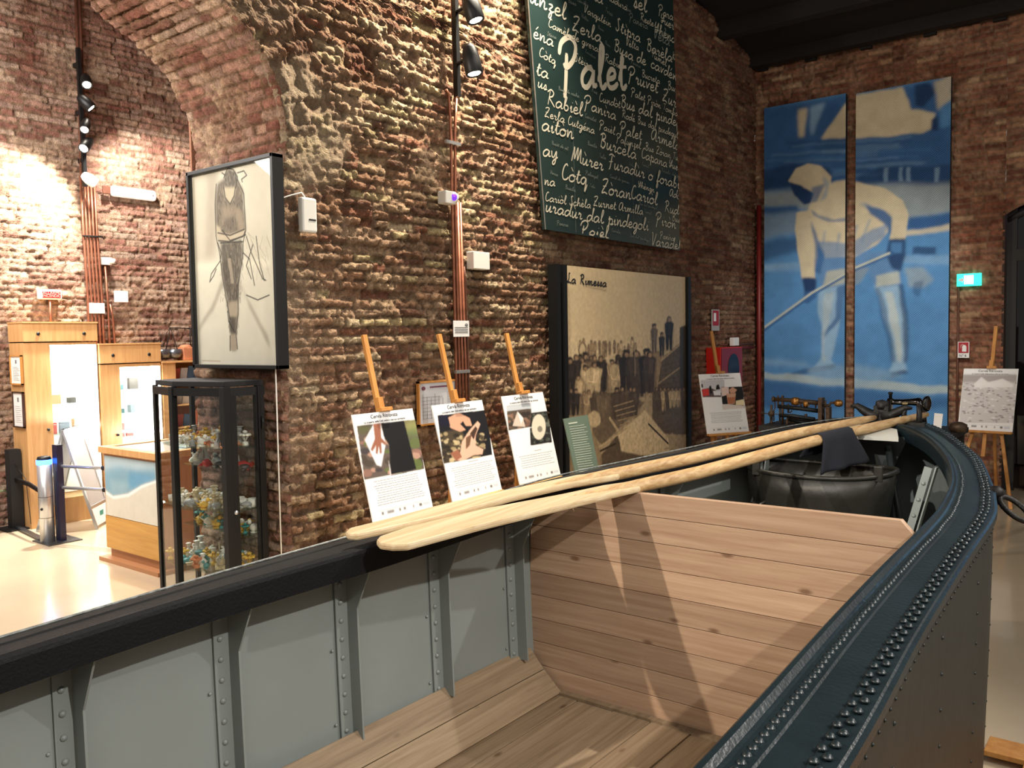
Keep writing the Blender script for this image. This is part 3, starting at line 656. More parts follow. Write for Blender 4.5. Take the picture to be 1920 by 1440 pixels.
# ---------------------------------------------------------------- handwriting: one-stroke letters, x-height 1, ascender 2.2
GL = {
'a': (1.25, ['1,.8 .6,1 .15,.6 .15,.1 .5,0 .9,.5 1,.9 .95,.1 1.25,.15']), 'b': (1.1, ['.1,.2 .4,1.4 .5,2.1 .3,2.0 .2,.9 .3,.05 .7,.05 .85,.5 .6,.85 .35,.7', ]), 'c': (.95, ['.85,.8 .5,1 .12,.6 .15,.1 .55,0 .95,.3']),
'd': (1.25, ['.95,.8 .55,1 .12,.6 .15,.08 .5,.05 .92,.7 1.1,1.6 1.22,2.2 1.06,2.15 1.0,1.2 .98,.2 1.25,.15']), 'e': (.95, ['.1,.45 .65,.6 .7,.9 .4,1 .12,.6 .2,.08 .6,.05 .95,.3']), 'f': (.8, ['.1,0 .4,.9 .7,2.0 .5,2.2 .35,1.5 .25,0 .1,-.9 .3,-1 .4,-.4 .35,.1 .8,.3']),
'g': (1.15, ['.95,.8 .55,1 .12,.6 .2,.08 .6,.1 .95,.9 .85,-.4 .5,-1.0 .3,-.8 .7,-.2 1.15,.2']), 'h': (1.2, ['.1,.1 .45,1.5 .5,2.15 .3,1.9 .2,0 .4,.7 .75,.95 .85,.5 .85,.05 1.2,.2']), 'i': (.6, ['.1,.5 .3,1 .25,.15 .4,.02 .6,.25', '.38,1.5 .42,1.6']),
'j': (.6, ['.3,1 .2,-.7 0,-.8']), 'k': (1.0, ['.15,0 .4,2.1', '.8,1 .3,.5 .9,0']), 'l': (.75, ['.1,.3 .5,1.5 .55,2.15 .35,2.1 .22,1.0 .3,.1 .5,0 .75,.25']), 'm': (1.7, ['.1,.9 .2,1 .2,0 .45,.85 .7,.9 .7,0 .95,.85 1.2,.9 1.25,.1 1.4,.02 1.7,.25']),
'n': (1.2, ['.1,.9 .2,1 .2,0 .5,.85 .78,.9 .8,.1 .95,.02 1.2,.25']), 'o': (1.05, ['.55,1 .12,.65 .15,.1 .55,0 .9,.35 .8,.85 .5,1 .65,.8 1.05,.85']), 'p': (1.1, ['.1,.7 .3,1.3 .2,-1 .2,.2 .45,.95 .85,.8 .8,.15 .4,.05 .8,.0 1.1,.2']),
'q': (1.1, ['.9,.85 .5,1 .12,.6 .2,.08 .6,.1 .9,.9 .8,-1 1.0,-.4 1.1,.1']), 'r': (.85, ['.1,.6 .25,1.1 .3,.85 .55,.85 .45,.2 .6,0 .85,.25']), 's': (.8, ['.05,.1 .4,1.05 .55,.5 .45,.02 .15,.08 .8,.2']), 't': (.75, ['.1,.4 .42,1.4 .46,1.75 .34,1.6 .28,.3 .45,0 .75,.25', '.1,1.15 .75,1.2']),
'u': (1.15, ['.1,.8 .2,1 .15,.2 .4,0 .75,.7 .8,1 .75,.15 .9,.02 1.15,.25']), 'v': (.95, ['.1,.9 .2,1 .35,.05 .7,.9 .95,.95']), 'z': (.95, ['.15,.9 .6,1 .65,.8 .25,.2 .6,.1 .55,-.7 .3,-.8 .4,-.2 .95,.25']), 'y': (1.1, ['.1,1 .2,.2 .5,.1 .85,1 .75,-.6 .4,-1 .4,-.5 1.1,.2']),
'P': (1.5, ['.55,1.6 .4,0 .3,-.6', '0,1.5 .2,2.1 .8,2.4 1.2,2.0 1.0,1.3 .5,.9 .3,1.1']), 'Z': (1.4, ['.2,2.0 .6,2.3 1.1,2.1 .2,.1 .7,.2 1.2,0', '.3,1.1 .9,1.2']), 'V': (1.2, ['.1,2.3 .3,2.2 .5,0 1.1,2.3']), 'S': (1.1, ['.9,2.2 .6,2.4 .5,1.8 .75,.6 .5,0 .2,.1 .15,.5', '.5,1.8 .3,2.2']),
'B': (1.3, ['.5,2.1 .35,0', '.1,1.9 .6,2.3 1.0,2.0 .9,1.5 .45,1.2 1.0,1.0 1.05,.4 .7,-.1 .4,.2']), 'R': (1.5, ['.5,2.1 .35,0', '.1,1.9 .6,2.35 1.05,2.0 .9,1.4 .45,1.1 .9,.5 1.4,-.1']), 'C': (1.2, ['.9,2.0 .7,2.3 .35,1.8 .2,.8 .4,.1 .8,.1 1.15,.5', ]),
'G': (1.2, ['.3,2.2 .15,1.2 .6,1.1 1.0,2.2 .8,.6 .4,0 .3,.5 1.2,.7']), 'M': (1.8, ['.1,0 .35,2.3 .5,.4 .9,2.3 1.0,.3 1.4,2.2 1.5,.3 1.8,.1']), 'F': (1.3, ['.2,2.1 .7,2.4 1.3,2.1', '.8,2.2 .6,.2 .4,-.3', '.3,1.0 1.0,1.2']), 'A': (1.5, ['1.1,1.9 .5,1.9 .1,1.0 .3,.1 .8,.5 1.1,1.8 1.1,.2 1.5,.1']),
'T': (1.1, ['.1,2.0 1.1,2.3', '.65,2.1 .5,.1']), 'L': (1.2, ['.7,2.2 .4,2.2 .5,1 .2,.1 .6,.2 1.2,0']), 'K': (1.3, ['.3,2.2 .2,0', '1.1,2.2 .3,1 1.2,0']), ' ': (.8, []), "'": (.3, ['.1,2.2 .15,1.8']) }
ACC = {'è': ('e', 1), 'é': ('e', -1), 'ò': ('o', 1), 'ì': ('i', 1), 'ù': ('u', 1), 'à': ('a', 1)}
def strokes(text):
    x = 0; out = []
    for ch in text:
        acc = 0
        if ch in ACC: ch, acc = ACC[ch]
        w_, ss = GL.get(ch, GL['n'])
        for s_ in ss:
            if acc and ch == 'i' and ss.index(s_) == 1: continue
            out.append([(x+float(a.split(',')[0]), float(a.split(',')[1])) for a in s_.split()])
        if acc: out.append([(x+.45-.2*acc, 2.0), (x+.45+.12*acc, 1.45)])
        x += w_
    return out, x
def write(mb, text, p0, p1, nrm, th=.0, slant=.12, k=1.0, fixed=None, close=None):
    """ribbon strokes from world point p0 to p1 along the baseline; nrm lifts them off the board; up is world z mostly"""
    p0, p1, nrm = Vector(p0), Vector(p1), Vector(nrm).normalized(); d = p1-p0; st, W_ = strokes(text); e = d/W_; sc = e.length
    k *= .62; up = nrm.cross(d.normalized()); up = up if up.z > 0 else -up; ex = d.normalized()
    t_ = th or sc*.14
    for si, s_ in enumerate(st):
        if len(s_) > 2: q = resample(s_, .16)
        else: q = np.array(s_)
        if close: q = np.array([(a, b) for a, b in q])
        P_ = [p0+ex*(a+b*slant)*sc+up*b*sc*k for a, b in q]; n = len(P_)
        if close is not None: P_ = [p for p in P_ if close(p)]; n = len(P_)
        if n < 2: continue
        vs = []
        for i, p in enumerate(P_):
            t = (P_[min(i+1, n-1)]-P_[max(i-1, 0)]); t = t.normalized() if t.length > 1e-6 else ex; s2 = nrm.cross(t); wv = t_*.5*(1 if 0 < i < n-1 else .6)
            lf = nrm*(.0012+.0006*si+.00004*i); vs += [p+s2*wv+lf, p-s2*wv+lf]
        mb.add(vs, [(2*i, 2*i+1, 2*i+3, 2*i+2) for i in range(n-1)])
# the board: top near the wall, lower edge held off it
board = empty('word_board', (XA+.1, 6.7, 2.55), 'tall dark green board covered with pale handwritten words, high on the brick wall', 'board')
BL, BR_, TL, TR = [aX(x, y, -3.95) for x, y in ((1022.5, 430), (1275, 470), (990, 0), (1262, 0))]
TL = TL+(TL-BL)*.10; TR = TR+(TR-BR_)*.10
nb = np.cross(BR_-BL, TL-BL); nb = nb/np.linalg.norm(nb); nb = nb if nb[0] > 0 else -nb
m = MB(); m.prism([tuple(BL), tuple(BR_), tuple(TR), tuple(TL)], tuple(-nb*.03)); m.build('panel', mat('board_green', (36, 52, 50), .22, 0, .1, 2), board)
m = MB(); m.bar(BL+nb*.001, TL+nb*.001, .006, .006); m.build('edge_trim', M_alu, board)
def onb(cx, cy, s=2.88, ox=960, oy=0):   # crop coordinates -> point on the board plane
    d = ray(ox+cx/s, oy+cy/s); t = np.dot(BL-EYEP, nb)/np.dot(d, nb); return EYEP+d*t
eL, eR = (TL-BL)/np.linalg.norm(TL-BL), (TR-BR_)/np.linalg.norm(TR-BR_)
nL = np.cross(nb, eL); nL = nL if nL[1] > 0 else -nL; nR = np.cross(nb, eR); nR = nR if nR[1] > 0 else -nR; eb = (BR_-BL)/np.linalg.norm(BR_-BL); nB = np.cross(nb, eb); nB = nB if nB[2] > 0 else -nB
def inboard(p): p = np.array(p); return np.dot(p-BL, nL) > .01 and np.dot(p-BR_, nR) < -.005 and np.dot(p-BL, nB) > .01
WORDS = [('Zerla',320,160,480,232),('Varquléin',385,62,530,148),('Stìpra',556,160,690,232),('Barèla',722,268,862,338),('Kè',862,322,900,345),('Busa',545,268,652,330),('de',672,332,722,355),('cavdén',748,362,888,440),
('Camèl de gveran',193,142,480,294),('Còtq',142,300,232,352),('Stèira',335,328,430,376),('Rabièl',498,330,595,378),('Pruvet',622,430,785,505),('Bucreta',698,412,795,455),('Zur',808,540,885,582),
('Rabièl',182,560,378,628),('Panìra',385,580,558,650),('Cundòt',468,545,582,585),('Bus dal pindeg',582,575,905,690),('Palet Piròn Tomba',640,512,888,632),('Zerla',172,628,282,665),('Cutgéna',298,670,442,724),
('Paièl',468,690,552,728),('Palet',578,718,698,758),('Rodé Bus dal pindegul',590,632,890,748),('Armela',748,752,905,815),('Palunzel',560,762,692,806),('Bus Zòran Tul',716,808,902,872),('Burcèla',468,790,668,862),
('Capana',695,850,835,905),('Guet',845,900,905,925),('Mùrer',318,868,490,922),('Furadùr o forabis',512,902,915,1025),('Còtq',262,966,402,1000),('Zòran',478,1040,640,1078),('Cariòl',638,1070,782,1108),('Rudè',820,1142,915,1165),
('Ghèngn',678,1010,766,1040),('Cariòl Schèla',176,1084,420,1126),('Zurnet Armilla',436,1110,702,1160),('dal pindegoli',402,1192,732,1245),('Piròn',772,1208,882,1236),('Paièl',365,1272,518,1294),('Varadel',748,1322,908,1352),
('Panìra',796,1284,872,1302),('sèl',655,38,728,68),('Para',788,72,868,112),('Ghèna',766,170,882,238),('Reste',690,108,762,146),('Vèlta',612,242,682,274),('Tumèl',750,306,832,360),('aitòn',158,700,330,752),
('éna',112,202,222,254),('ta',128,402,195,428),('us',136,468,188,490),('ay',164,840,245,856),('na',172,998,232,1006),('uradùr',178,1140,376,1186),('unzel',92,8,290,108),('Buc',838,480,888,498),('Ado',848,1058,905,1076),('Bus',860,1190,905,1204),('Guer',800,118,872,162),('la',440,0,490,24),('radura',520,0,620,60)]
mw = MB()
for t_, a, b, c, d in WORDS: write(mw, t_, onb(a, b), onb(c, d), nb, k=1.0, close=inboard)
SM = [('Vèlta',372,90,410,118),('Busa',462,150,492,172),('Stèira',188,190,235,212),('Busa',500,232,528,258),('Fus',425,490,458,512),('Panera',640,340,690,368),('Furadura',392,280,446,318),('Busa de vacha',248,484,358,528),('Cavalet',392,632,452,660),('Buscla',405,780,455,800),
('Bucèt de sèl',212,778,298,812),('Tula',468,848,505,862),('Palunzel',395,940,460,966),('Canèl de gveran',528,958,628,994),('Tula',418,1006,446,1018),('Varca',205,936,245,952),('Buscla',285,1018,340,1036),('Bus dal pindegul',685,1104,778,1132),('Tumèl',712,1146,750,1160),('Pancra',240,1212,300,1224),
('Cavala',536,1250,582,1262),('Bus dal pindegul',634,1276,740,1308),('Furadùr dal pin',805,925,900,962),('Salina',630,888,662,908),('Tumèl',698,892,735,908),('Panera',630,110,730,160),('Tira',500,60,540,90),('Busa',300,10,345,34),('Cavdén',350,4,410,40),('Fus',610,50,640,68),('Vèla',760,200,850,250)]
ms = MB()
for t_, a, b, c, d in SM: write(ms, t_, onb(a, b), onb(c, d), nb, close=inboard)
write(mw, 'Palet', onb(258, 462), onb(618, 482), nb, th=.046, k=1.25)
mw.build('lettering', mat('chalk_letter', (196, 188, 168), .6), board); ms.build('lettering', mat('chalk_letter_dim', (120, 126, 118), .6), board)
m = MB(); m.bar(onb(345, 1255)+nb*.002, onb(328, 690)+nb*.002, .003, .002); m.bar(onb(658, 1305)+nb*.002, onb(650, 860)+nb*.002, .003, .002); m.build('joint_line', mat('joint_line', (80, 88, 84), .6), board)

# ---------------------------------------------------------------- painted pictures: soft polygons rasterised on a fine mesh
class Canvas:
    """O origin (world), ex/ey unit axes on the picture plane, w/h metres, res metres"""
    def __init__(s, O, ex, ey, w, h, res, base):
        s.O, s.ex, s.ey = [np.array(v, float) for v in (O, ex, ey)]; s.w, s.h = w, h; s.nx, s.ny = int(w/res)+1, int(h/res)+1
        s.N = np.cross(s.ex, s.ey); s.x = np.linspace(0, w, s.nx); s.y = np.linspace(0, h, s.ny); s.X, s.Y = np.meshgrid(s.x, s.y); s.A = np.zeros(s.X.shape+(3,)); s.A[:] = lin(base); s.wx = s.wy = 0
    def warp(s, amp, fr): s.wx = amp*(fbm(s.X, s.Y, fr, 901, 3)-.5)*2; s.wy = amp*(fbm(s.X, s.Y, fr, 951, 3)-.5)*2
    def px(s, x, y): d = ray(x, y); t = np.dot(s.O-EYEP, s.N)/np.dot(d, s.N); p = EYEP+d*t-s.O; return np.dot(p, s.ex), np.dot(p, s.ey)
    def mask(s, pts, blur=0, px=True, tr=None):
        if px: pts = [s.px(*(tr(p) if tr else p)) for p in pts]
        M_ = np.zeros(s.X.shape, bool); n = len(pts); XX = s.X+s.wx; YY = s.Y+s.wy
        for i in range(n):
            (x0, y0), (x1, y1) = pts[i], pts[(i+1) % n]
            if y0 == y1: continue
            c = (YY > min(y0, y1)) & (YY <= max(y0, y1)); M_ ^= c & (XX < x0+(YY-y0)/(y1-y0)*(x1-x0))
        M_ = M_.astype(float)
        return s.blur(M_, blur) if blur else M_
    def blur(s, M_, b):
        k = max(1, int(b/(s.x[1]-s.x[0])))
        for _ in range(2):
            for ax in (0, 1):
                pad = [(k, k) if a == ax else (0, 0) for a in (0, 1)]; Q = np.pad(M_, pad, 'edge'); cs = np.cumsum(Q, axis=ax); z = np.zeros_like(np.take(cs, [0], ax)); cs = np.concatenate([z, cs], ax)
                n = M_.shape[ax]; hi = np.take(cs, np.arange(2*k+1, 2*k+1+n), ax); lo = np.take(cs, np.arange(0, n), ax); M_ = (hi-lo)/(2*k+1)
        return M_
    def fill(s, pts, col, blur=0, a=1.0, px=True, tr=None):
        M_ = s.mask(pts, blur, px, tr)*a; s.A = s.A*(1-M_[..., None])+lin(col)*M_[..., None]
    def line(s, pts, wd, col, blur=0, a=1.0, px=True, tr=None):
        if px: pts = [s.px(*(tr(p) if tr else p)) for p in pts]
        D = np.full(s.X.shape, 9.0)
        for (x0, y0), (x1, y1) in zip(pts[:-1], pts[1:]):
            dx, dy = x1-x0, y1-y0; t = np.clip(((s.X-x0)*dx+(s.Y-y0)*dy)/(dx*dx+dy*dy+1e-12), 0, 1); D = np.minimum(D, np.hypot(s.X-x0-t*dx, s.Y-y0-t*dy))
        e = max(blur, (s.x[1]-s.x[0])*.6); M_ = np.clip((wd/2+e/2-D)/e, 0, 1)*a; s.A = s.A*(1-M_[..., None])+lin(col)*M_[..., None]
    def ell(s, c, rx, ry, col, blur=0, a=1.0, px=True, tr=None, n=20):
        pts = [(c[0]+rx*math.cos(2*PI*k/n), c[1]+ry*math.sin(2*PI*k/n)) for k in range(n)]; s.fill(pts, col, blur, a, px, tr)
    def build(s, name, mt, parent, lift=.001):
        P = s.O+s.X[..., None]*s.ex+s.Y[..., None]*s.ey+s.N*lift; o = grid_mesh(name, P, np.clip(s.A, 0, 1), mt, kind=None)
        if parent: o.location = tuple(np.array(o.location)-parent_loc(parent)); o.parent = parent
        return o
M_print = vcol('print', .6, 0, .3)
# --- blue hanging of the salt worker, two cloth panels on the far wall
yp = YB-.10
def T6(p): return (1400+p[0]/2.0577, 120+p[1]/2.0577)
CRM, LBL, MBL, DBL, DK = (208,196,166), (142,176,204), (88,140,190), (58,98,148), (38,64,104)
def paint_blue(C):
    f = lambda pts, c, b=.02, a=1.0: C.fill(pts, c, b, a, tr=T6)
    C.A *= 1
    C.A = C.A*(.88+.24*fbm(C.X+3, C.Y, 2.2, 66, 4))[..., None]
    f([(62,170),(400,120),(800,50),(800,480),(62,490)], DBL, .03, .95)
    for k in range(26):
        y = 300+k*7; x0 = 62+random.random()*350; f([(x0,y),(x0+300,y-16),(x0+300,y-10),(x0,y+6)], random.choice([LBL, DK, MBL, LBL]), .015, .35)
    f([(200,175),(235,170),(225,280),(200,280)], CRM, .02); f([(245,160),(300,150),(260,270),(250,270)], LBL, .02, .8)
    f([(290,285),(385,150),(430,118),(600,88),(640,170),(730,190),(715,255),(680,270),(430,285),(300,292)], CRM, .012)
    f([(645,80),(700,75),(730,110),(680,170),(655,160)], DK, .015); f([(720,70),(790,50),(790,150),(740,180),(728,120)], CRM, .02, .8); f([(715,215),(740,200),(742,260),(712,262)], DK, .015); f([(745,170),(790,140),(790,240),(750,250)], MBL, .02)
    f([(60,410),(180,385),(320,400),(330,455),(60,490)], DK, .02, .85); f([(430,430),(520,400),(790,390),(790,470),(520,462),(430,465)], DK, .02, .7)
    for x in (530, 590, 620, 725): f([(x,400),(x+16,400),(x+16,455),(x,455)], LBL, .01, .6)
    f([(60,492),(330,480),(420,465),(790,462),(790,575),(600,600),(60,548)], (150,160,160), .03, .9)
    f([(60,548),(200,552),(200,575),(60,580)], DBL, .02); f([(60,580),(200,570),(220,640),(60,680)], (130,150,168), .03, .8); f([(60,690),(220,655),(230,720),(60,760)], DK, .03, .6); f([(620,590),(790,575),(790,625),(610,640)], DBL, .02)
    f([(600,645),(790,615),(790,640),(600,665)], CRM, .012, .9); f([(60,775),(215,765),(215,800),(60,800)], LBL, .02, .8); f([(60,800),(800,640),(800,1200),(60,1200)], MBL, .05, .55)
    f([(640,705),(730,705),(730,735),(640,735)], DK, .015, .8); f([(600,740),(790,740),(790,775),(600,770)], LBL, .02, .5); f([(610,790),(680,780),(720,830),(680,860),(620,860)], (150,165,170), .02, .7); f([(640,840),(680,830),(670,900),(640,885)], DK, .015, .5)
    # figure: legs first
    f([(280,860),(375,850),(360,960),(350,1050),(330,1140),(345,1165),(235,1195),(265,1165),(290,1130),(300,1040),(275,960)], LBL, .014); f([(345,860),(380,850),(360,980),(300,1060),(292,1040),(340,980)], DBL, .012, .8)
    f([(230,1175),(340,1155),(345,1170),(150,1220),(140,1210)], DK, .015, .6); f([(300,880),(335,880),(328,950),(306,1040),(300,1110),(312,1140),(296,1150),(292,1050),(296,950)], (178,192,196), .014, .7)
    f([(490,850),(585,835),(610,960),(622,1060),(612,1150),(625,1185),(600,1200),(550,1190),(565,1160),(560,1060),(525,960)], LBL, .014); f([(580,840),(600,850),(618,960),(628,1070),(618,1150),(604,1150),(606,1060),(596,960)], DK, .012, .7)
    f([(492,860),(510,860),(548,980),(570,1080),(575,1150),(560,1150),(545,1060),(515,960)], DK, .012, .5); f([(530,880),(560,880),(585,980),(598,1080),(594,1150),(580,1140),(572,1060),(548,960)], (190,200,196), .014, .8); f([(555,1195),(620,1180),(630,1195),(560,1215)], DK, .012, .8)
    # shorts / skirt
    f([(295,740),(440,730),(560,720),(600,800),(590,850),(500,862),(470,800),(380,855),(290,862),(270,800)], (96,136,180), .014); f([(310,800),(380,790),(375,850),(290,860)], (170,176,168), .014); f([(500,815),(590,800),(590,845),(500,860)], (176,184,178), .012)
    f([(380,760),(470,790),(430,850),(385,840)], (140,150,150), .014, .6)
    # body
    f([(235,560),(330,455),(420,450),(520,480),(560,560),(545,640),(500,700),(420,740),(300,745),(270,690),(250,630)], CRM, .012)
    f([(270,680),(400,690),(540,610),(530,665),(440,735),(300,750)], (120,146,176), .014, .8); f([(240,560),(330,600),(395,590),(390,610),(310,610),(245,580)], DBL, .01, .6); f([(430,540),(480,520),(560,600),(545,620),(470,560)], (150,164,176), .014, .6)
    for a_, b_ in (((300,640),(290,700)), ((350,650),(345,720)), ((420,620),(400,710)), ((470,600),(440,690))): f([a_, (a_[0]+10, a_[1]), (b_[0]+8, b_[1]), b_], (110,138,170), .012, .6)
    # arms
    f([(190,575),(245,560),(270,640),(275,740),(262,835),(215,832),(200,740),(185,640)], CRM, .01); f([(240,600),(262,640),(300,740),(285,810),(264,800),(262,700)], DBL, .012, .8)
    f([(215,825),(268,825),(262,880),(222,900)], DK, .012); f([(222,880),(262,875),(270,900),(235,930),(215,920)], DBL, .012)
    f([(430,455),(530,480),(600,525),(618,580),(610,680),(552,680),(555,590),(520,560),(430,520)], CRM, .01); f([(455,540),(530,565),(560,590),(552,660),(535,620),(480,580)], DBL, .012, .9)
    f([(552,675),(612,672),(614,740),(600,800),(560,790),(540,740)], DK, .012, .9); f([(558,690),(600,688),(600,730),(556,732)], MBL, .015, .7)
    # head in a scarf
    f([(160,450),(190,405),(240,385),(290,395),(325,435),(330,490),(300,535),(255,545),(215,510)], CRM, .01); f([(165,455),(215,470),(262,500),(250,540),(225,545),(185,510)], DK, .01); f([(290,430),(320,450),(305,520),(280,535),(300,480)], (140,158,176), .012, .7); f([(255,480),(300,460),(270,535),(250,540)], DBL, .012, .7)
    f([(250,548),(330,500),(390,590),(330,600),(270,580)], CRM, .012)
    # rake handle
    C.line([T6(p) for p in ((60,1030),(250,890),(420,790),(560,730))], .045, DBL, .02); C.line([T6(p) for p in ((60,1022),(250,884),(420,786),(550,730))], .025, (186,192,182), .01)
    # wet sand and water
    f([(60,1140),(230,1150),(240,1170),(60,1160)], LBL, .03, .6); f([(60,1190),(250,1205),(420,1215),(780,1245),(780,1275),(430,1250),(60,1215)], (176,190,190), .015, .85); f([(240,1170),(430,1160),(560,1190),(620,1210),(430,1245),(250,1215)], (140,172,196), .03, .6)
    f([(60,1218),(430,1255),(780,1290),(780,1330),(60,1330)], DBL, .03, .8)
    # woven dots
    C.A = np.stack([C.blur(C.A[..., k], .010) for k in range(3)], -1)*(.86+.3*fbm(C.X, C.Y, 9, 5, 4))[..., None]
    p = .027; dots = np.sin(2*PI*(C.X+.12*C.Y)/p)*np.sin(2*PI*C.Y/(p*.8)); lum = C.A.mean(-1); amp = np.clip(.75-lum*.9, .10, .62)
    C.A = C.A*(1+dots[..., None]*amp[..., None]*1.25)+dots[..., None]*.02*np.clip(.4-lum, 0, 1)[..., None]
M_weave = vcol('woven_hanging', .85, .3, .2, .12, 120, 220, .004)
for (xa_, xb_, lab) in ((1432.9, 1586, 'left blue-and-cream woven hanging with the stooping head and arm of a salt worker'), (1605, 1783.5, 'right blue-and-cream woven hanging with the bent back and leg of a salt worker')):
    a = aY(xa_, 203 if xa_ < 1500 else 175, yp); b = aY(xb_, 175 if xa_ < 1500 else 144, yp); zt = (a[2]+b[2])/2
    e = empty('picture_hanging', ((a[0]+b[0])/2, yp, .35), lab, 'wall hanging', 'two halves of the salt worker hanging')
    C = Canvas((a[0], yp, .35), (1, 0, 0), (0, 0, 1), b[0]-a[0], zt-.35, .0052, MBL); C.N = np.array([0., -1., 0.]); C.warp(.022, 5); paint_blue(C)
    C.build('printed_cloth', M_weave, e)
    m = MB(); m.box((a[0], yp+.001, .35), (b[0], yp+.06, zt)); m.build('frame_box', mat('hanging_side', (26, 30, 36), .8), e)
m = MB()
for xx in (-3.3, -2.0): m.box((xx-.04, yp+.06, .35), (xx+.04, YB+.01, 4.3))
o = m.build('hanging_batten', M_blackmat); tag(o, 'dark upright battens behind the blue hangings', 'batten')

# --- sepia photograph "La Rimessa" between dark posts
xp = -3.93
a = aX(1059.6, 497.4, xp); b = aX(1284.5, 519.6, xp); zt = (a[2]+b[2])/2; zb = .42
ph = empty('photo_panel', (xp, (a[1]+b[1])/2, 0), 'large sepia photograph of a crowd and beached boats, standing between dark posts', 'picture')
C = Canvas((xp, a[1], zb), (0, 1, 0), (0, 0, 1), b[1]-a[1], zt-zb, .005, (208, 186, 148)); C.N = np.array([1., 0, 0])
C.warp(.006, 30); C.A *= (.93+.1*fbm(C.X, C.Y, 1.3, 5, 3))[..., None]
def T3(p): return (1000+p[0]/4.364, 400+p[1]/4.364)
def TA(p): return (640+p[0]/2.743, 580+p[1]/2.743)
SEP = [(52,44,38),(72,60,50),(44,38,34),(150,128,98),(176,152,118),(110,92,72),(190,168,132)]
def man(x, y, h, col, hat=False, fat=1.0):     # pixels: feet x,y height h (crop A)
    w_ = h*.115*fat; lt = tuple(min(255, int(c*1.28)+10) for c in col)
    C.fill([(x-w_*1.3,y+3),(x+w_*1.2,y+3),(x+w_*1.3,y-h*.8),(x,y-h*1.0),(x-w_*1.3,y-h*.8)], (80,66,54), .006, .30, tr=TA); C.fill([(x-w_*.7,y),(x-w_*.15,y),(x,y-h*.42),(x+w_*.2,y),(x+w_*.7,y),(x+w_*.9,y-h*.5),(x+w_*1.15,y-h*.8),(x+w_*.5,y-h*.86),(x-w_*.5,y-h*.86),(x-w_*1.15,y-h*.78),(x-w_*.9,y-h*.45)], col, .004, tr=TA)
    C.ell((x, y-h*.92), h*.07, h*.085, (58,46,40), .003, tr=TA); C.ell((x+h*.012, y-h*.90), h*.045, h*.06, (158,130,100), .002, tr=TA)
    C.fill([(x-w_*.2,y-h*.45),(x+w_*.5,y-h*.45),(x+w_*.7,y-h*.78),(x-w_*.1,y-h*.8)], lt, .006, .6, tr=TA); C.line([TA((x-w_,y-h*.75)), TA((x-w_*.8,y-h*.5)), TA((x-w_*.1,y-h*.48))], .008, lt, .004, .6)
    if hat: C.fill([(x-h*.1,y-h*.95),(x+h*.1,y-h*.95),(x+h*.05,y-h*1.02),(x-h*.05,y-h*1.02)], SEP[2], .003, tr=TA)
C.fill([(1155,330),(1400,300),(1600,280),(1780,280),(1780,860),(1155,860)], (120,100,78), .03, .55, tr=TA)
R_ = random.Random(4)
for k in range(16): man(1230+k*19+R_.uniform(-5,5), 235+R_.uniform(-8,20), R_.uniform(60,95), R_.choice([(170,148,116),(140,118,90),(110,90,70)]), fat=.8)
C.ell((1240, 210), 22, 42, (96,80,64), .003, tr=TA); C.ell((1240, 210), 16, 35, (196,174,138), .003, tr=TA)
for k in range(30):
    x = 1165+R_.uniform(0, 430); man(x, 440+R_.uniform(-30, 20), R_.uniform(150, 205), R_.choice(SEP), R_.random() < .5, R_.uniform(1.0, 1.5))
man(1300, 470, 200, (186,164,128), False, 1.6); man(1425, 465, 215, (178,156,120), True, 1.7); man(1215, 520, 185, (168,146,112), True, 1.6); man(1175, 440, 190, SEP[2], True, 1.5)
man(1465, 440, 230, SEP[2], True, 1.4); man(1515, 430, 220, SEP[1], False, 1.4)
for k in range(12): man(1180+k*30+R_.uniform(-8,8), 560+R_.uniform(-20,20), R_.uniform(110,160), R_.choice(SEP), R_.random() < .3, 1.5)
# ruined brick wall and stair on the right with three men
C.fill([(1600,300),(1740,180),(1745,90),(1772,80),(1775,640),(1640,640),(1600,560)], (96,82,66), .006, tr=TA)
for k in range(14): C.line([TA((1615+k, 300+k*24)), TA((1770, 262+k*26))], .006, (66,54,44), .004, .6)
C.line([TA((1610,290)), TA((1745,175))], .03, (170,148,114), .006); C.line([TA((1620,390)), TA((1740,300))], .02, (150,130,100), .006); C.fill([(1740,95),(1775,85),(1778,640),(1742,640)], (70,62,54), .008, tr=TA)
C.fill([(1595,215),(1645,215),(1650,240),(1620,440),(1590,440)], (150,126,96), .006, tr=TA)
man(1608, 225, 150, (96,84,72), True, .9); man(1648, 240, 120, SEP[2], True, 1.0); man(1685, 212, 175, (40,36,34), False, 1.0); man(1570, 430, 225, SEP[2], True, 1.5); man(1585, 425, 210, SEP[1], False, 1.2)
for k in range(8): man(1620+k*20, 520, 120, R_.choice([(180,158,122),(90,76,62)]), fat=1.2)
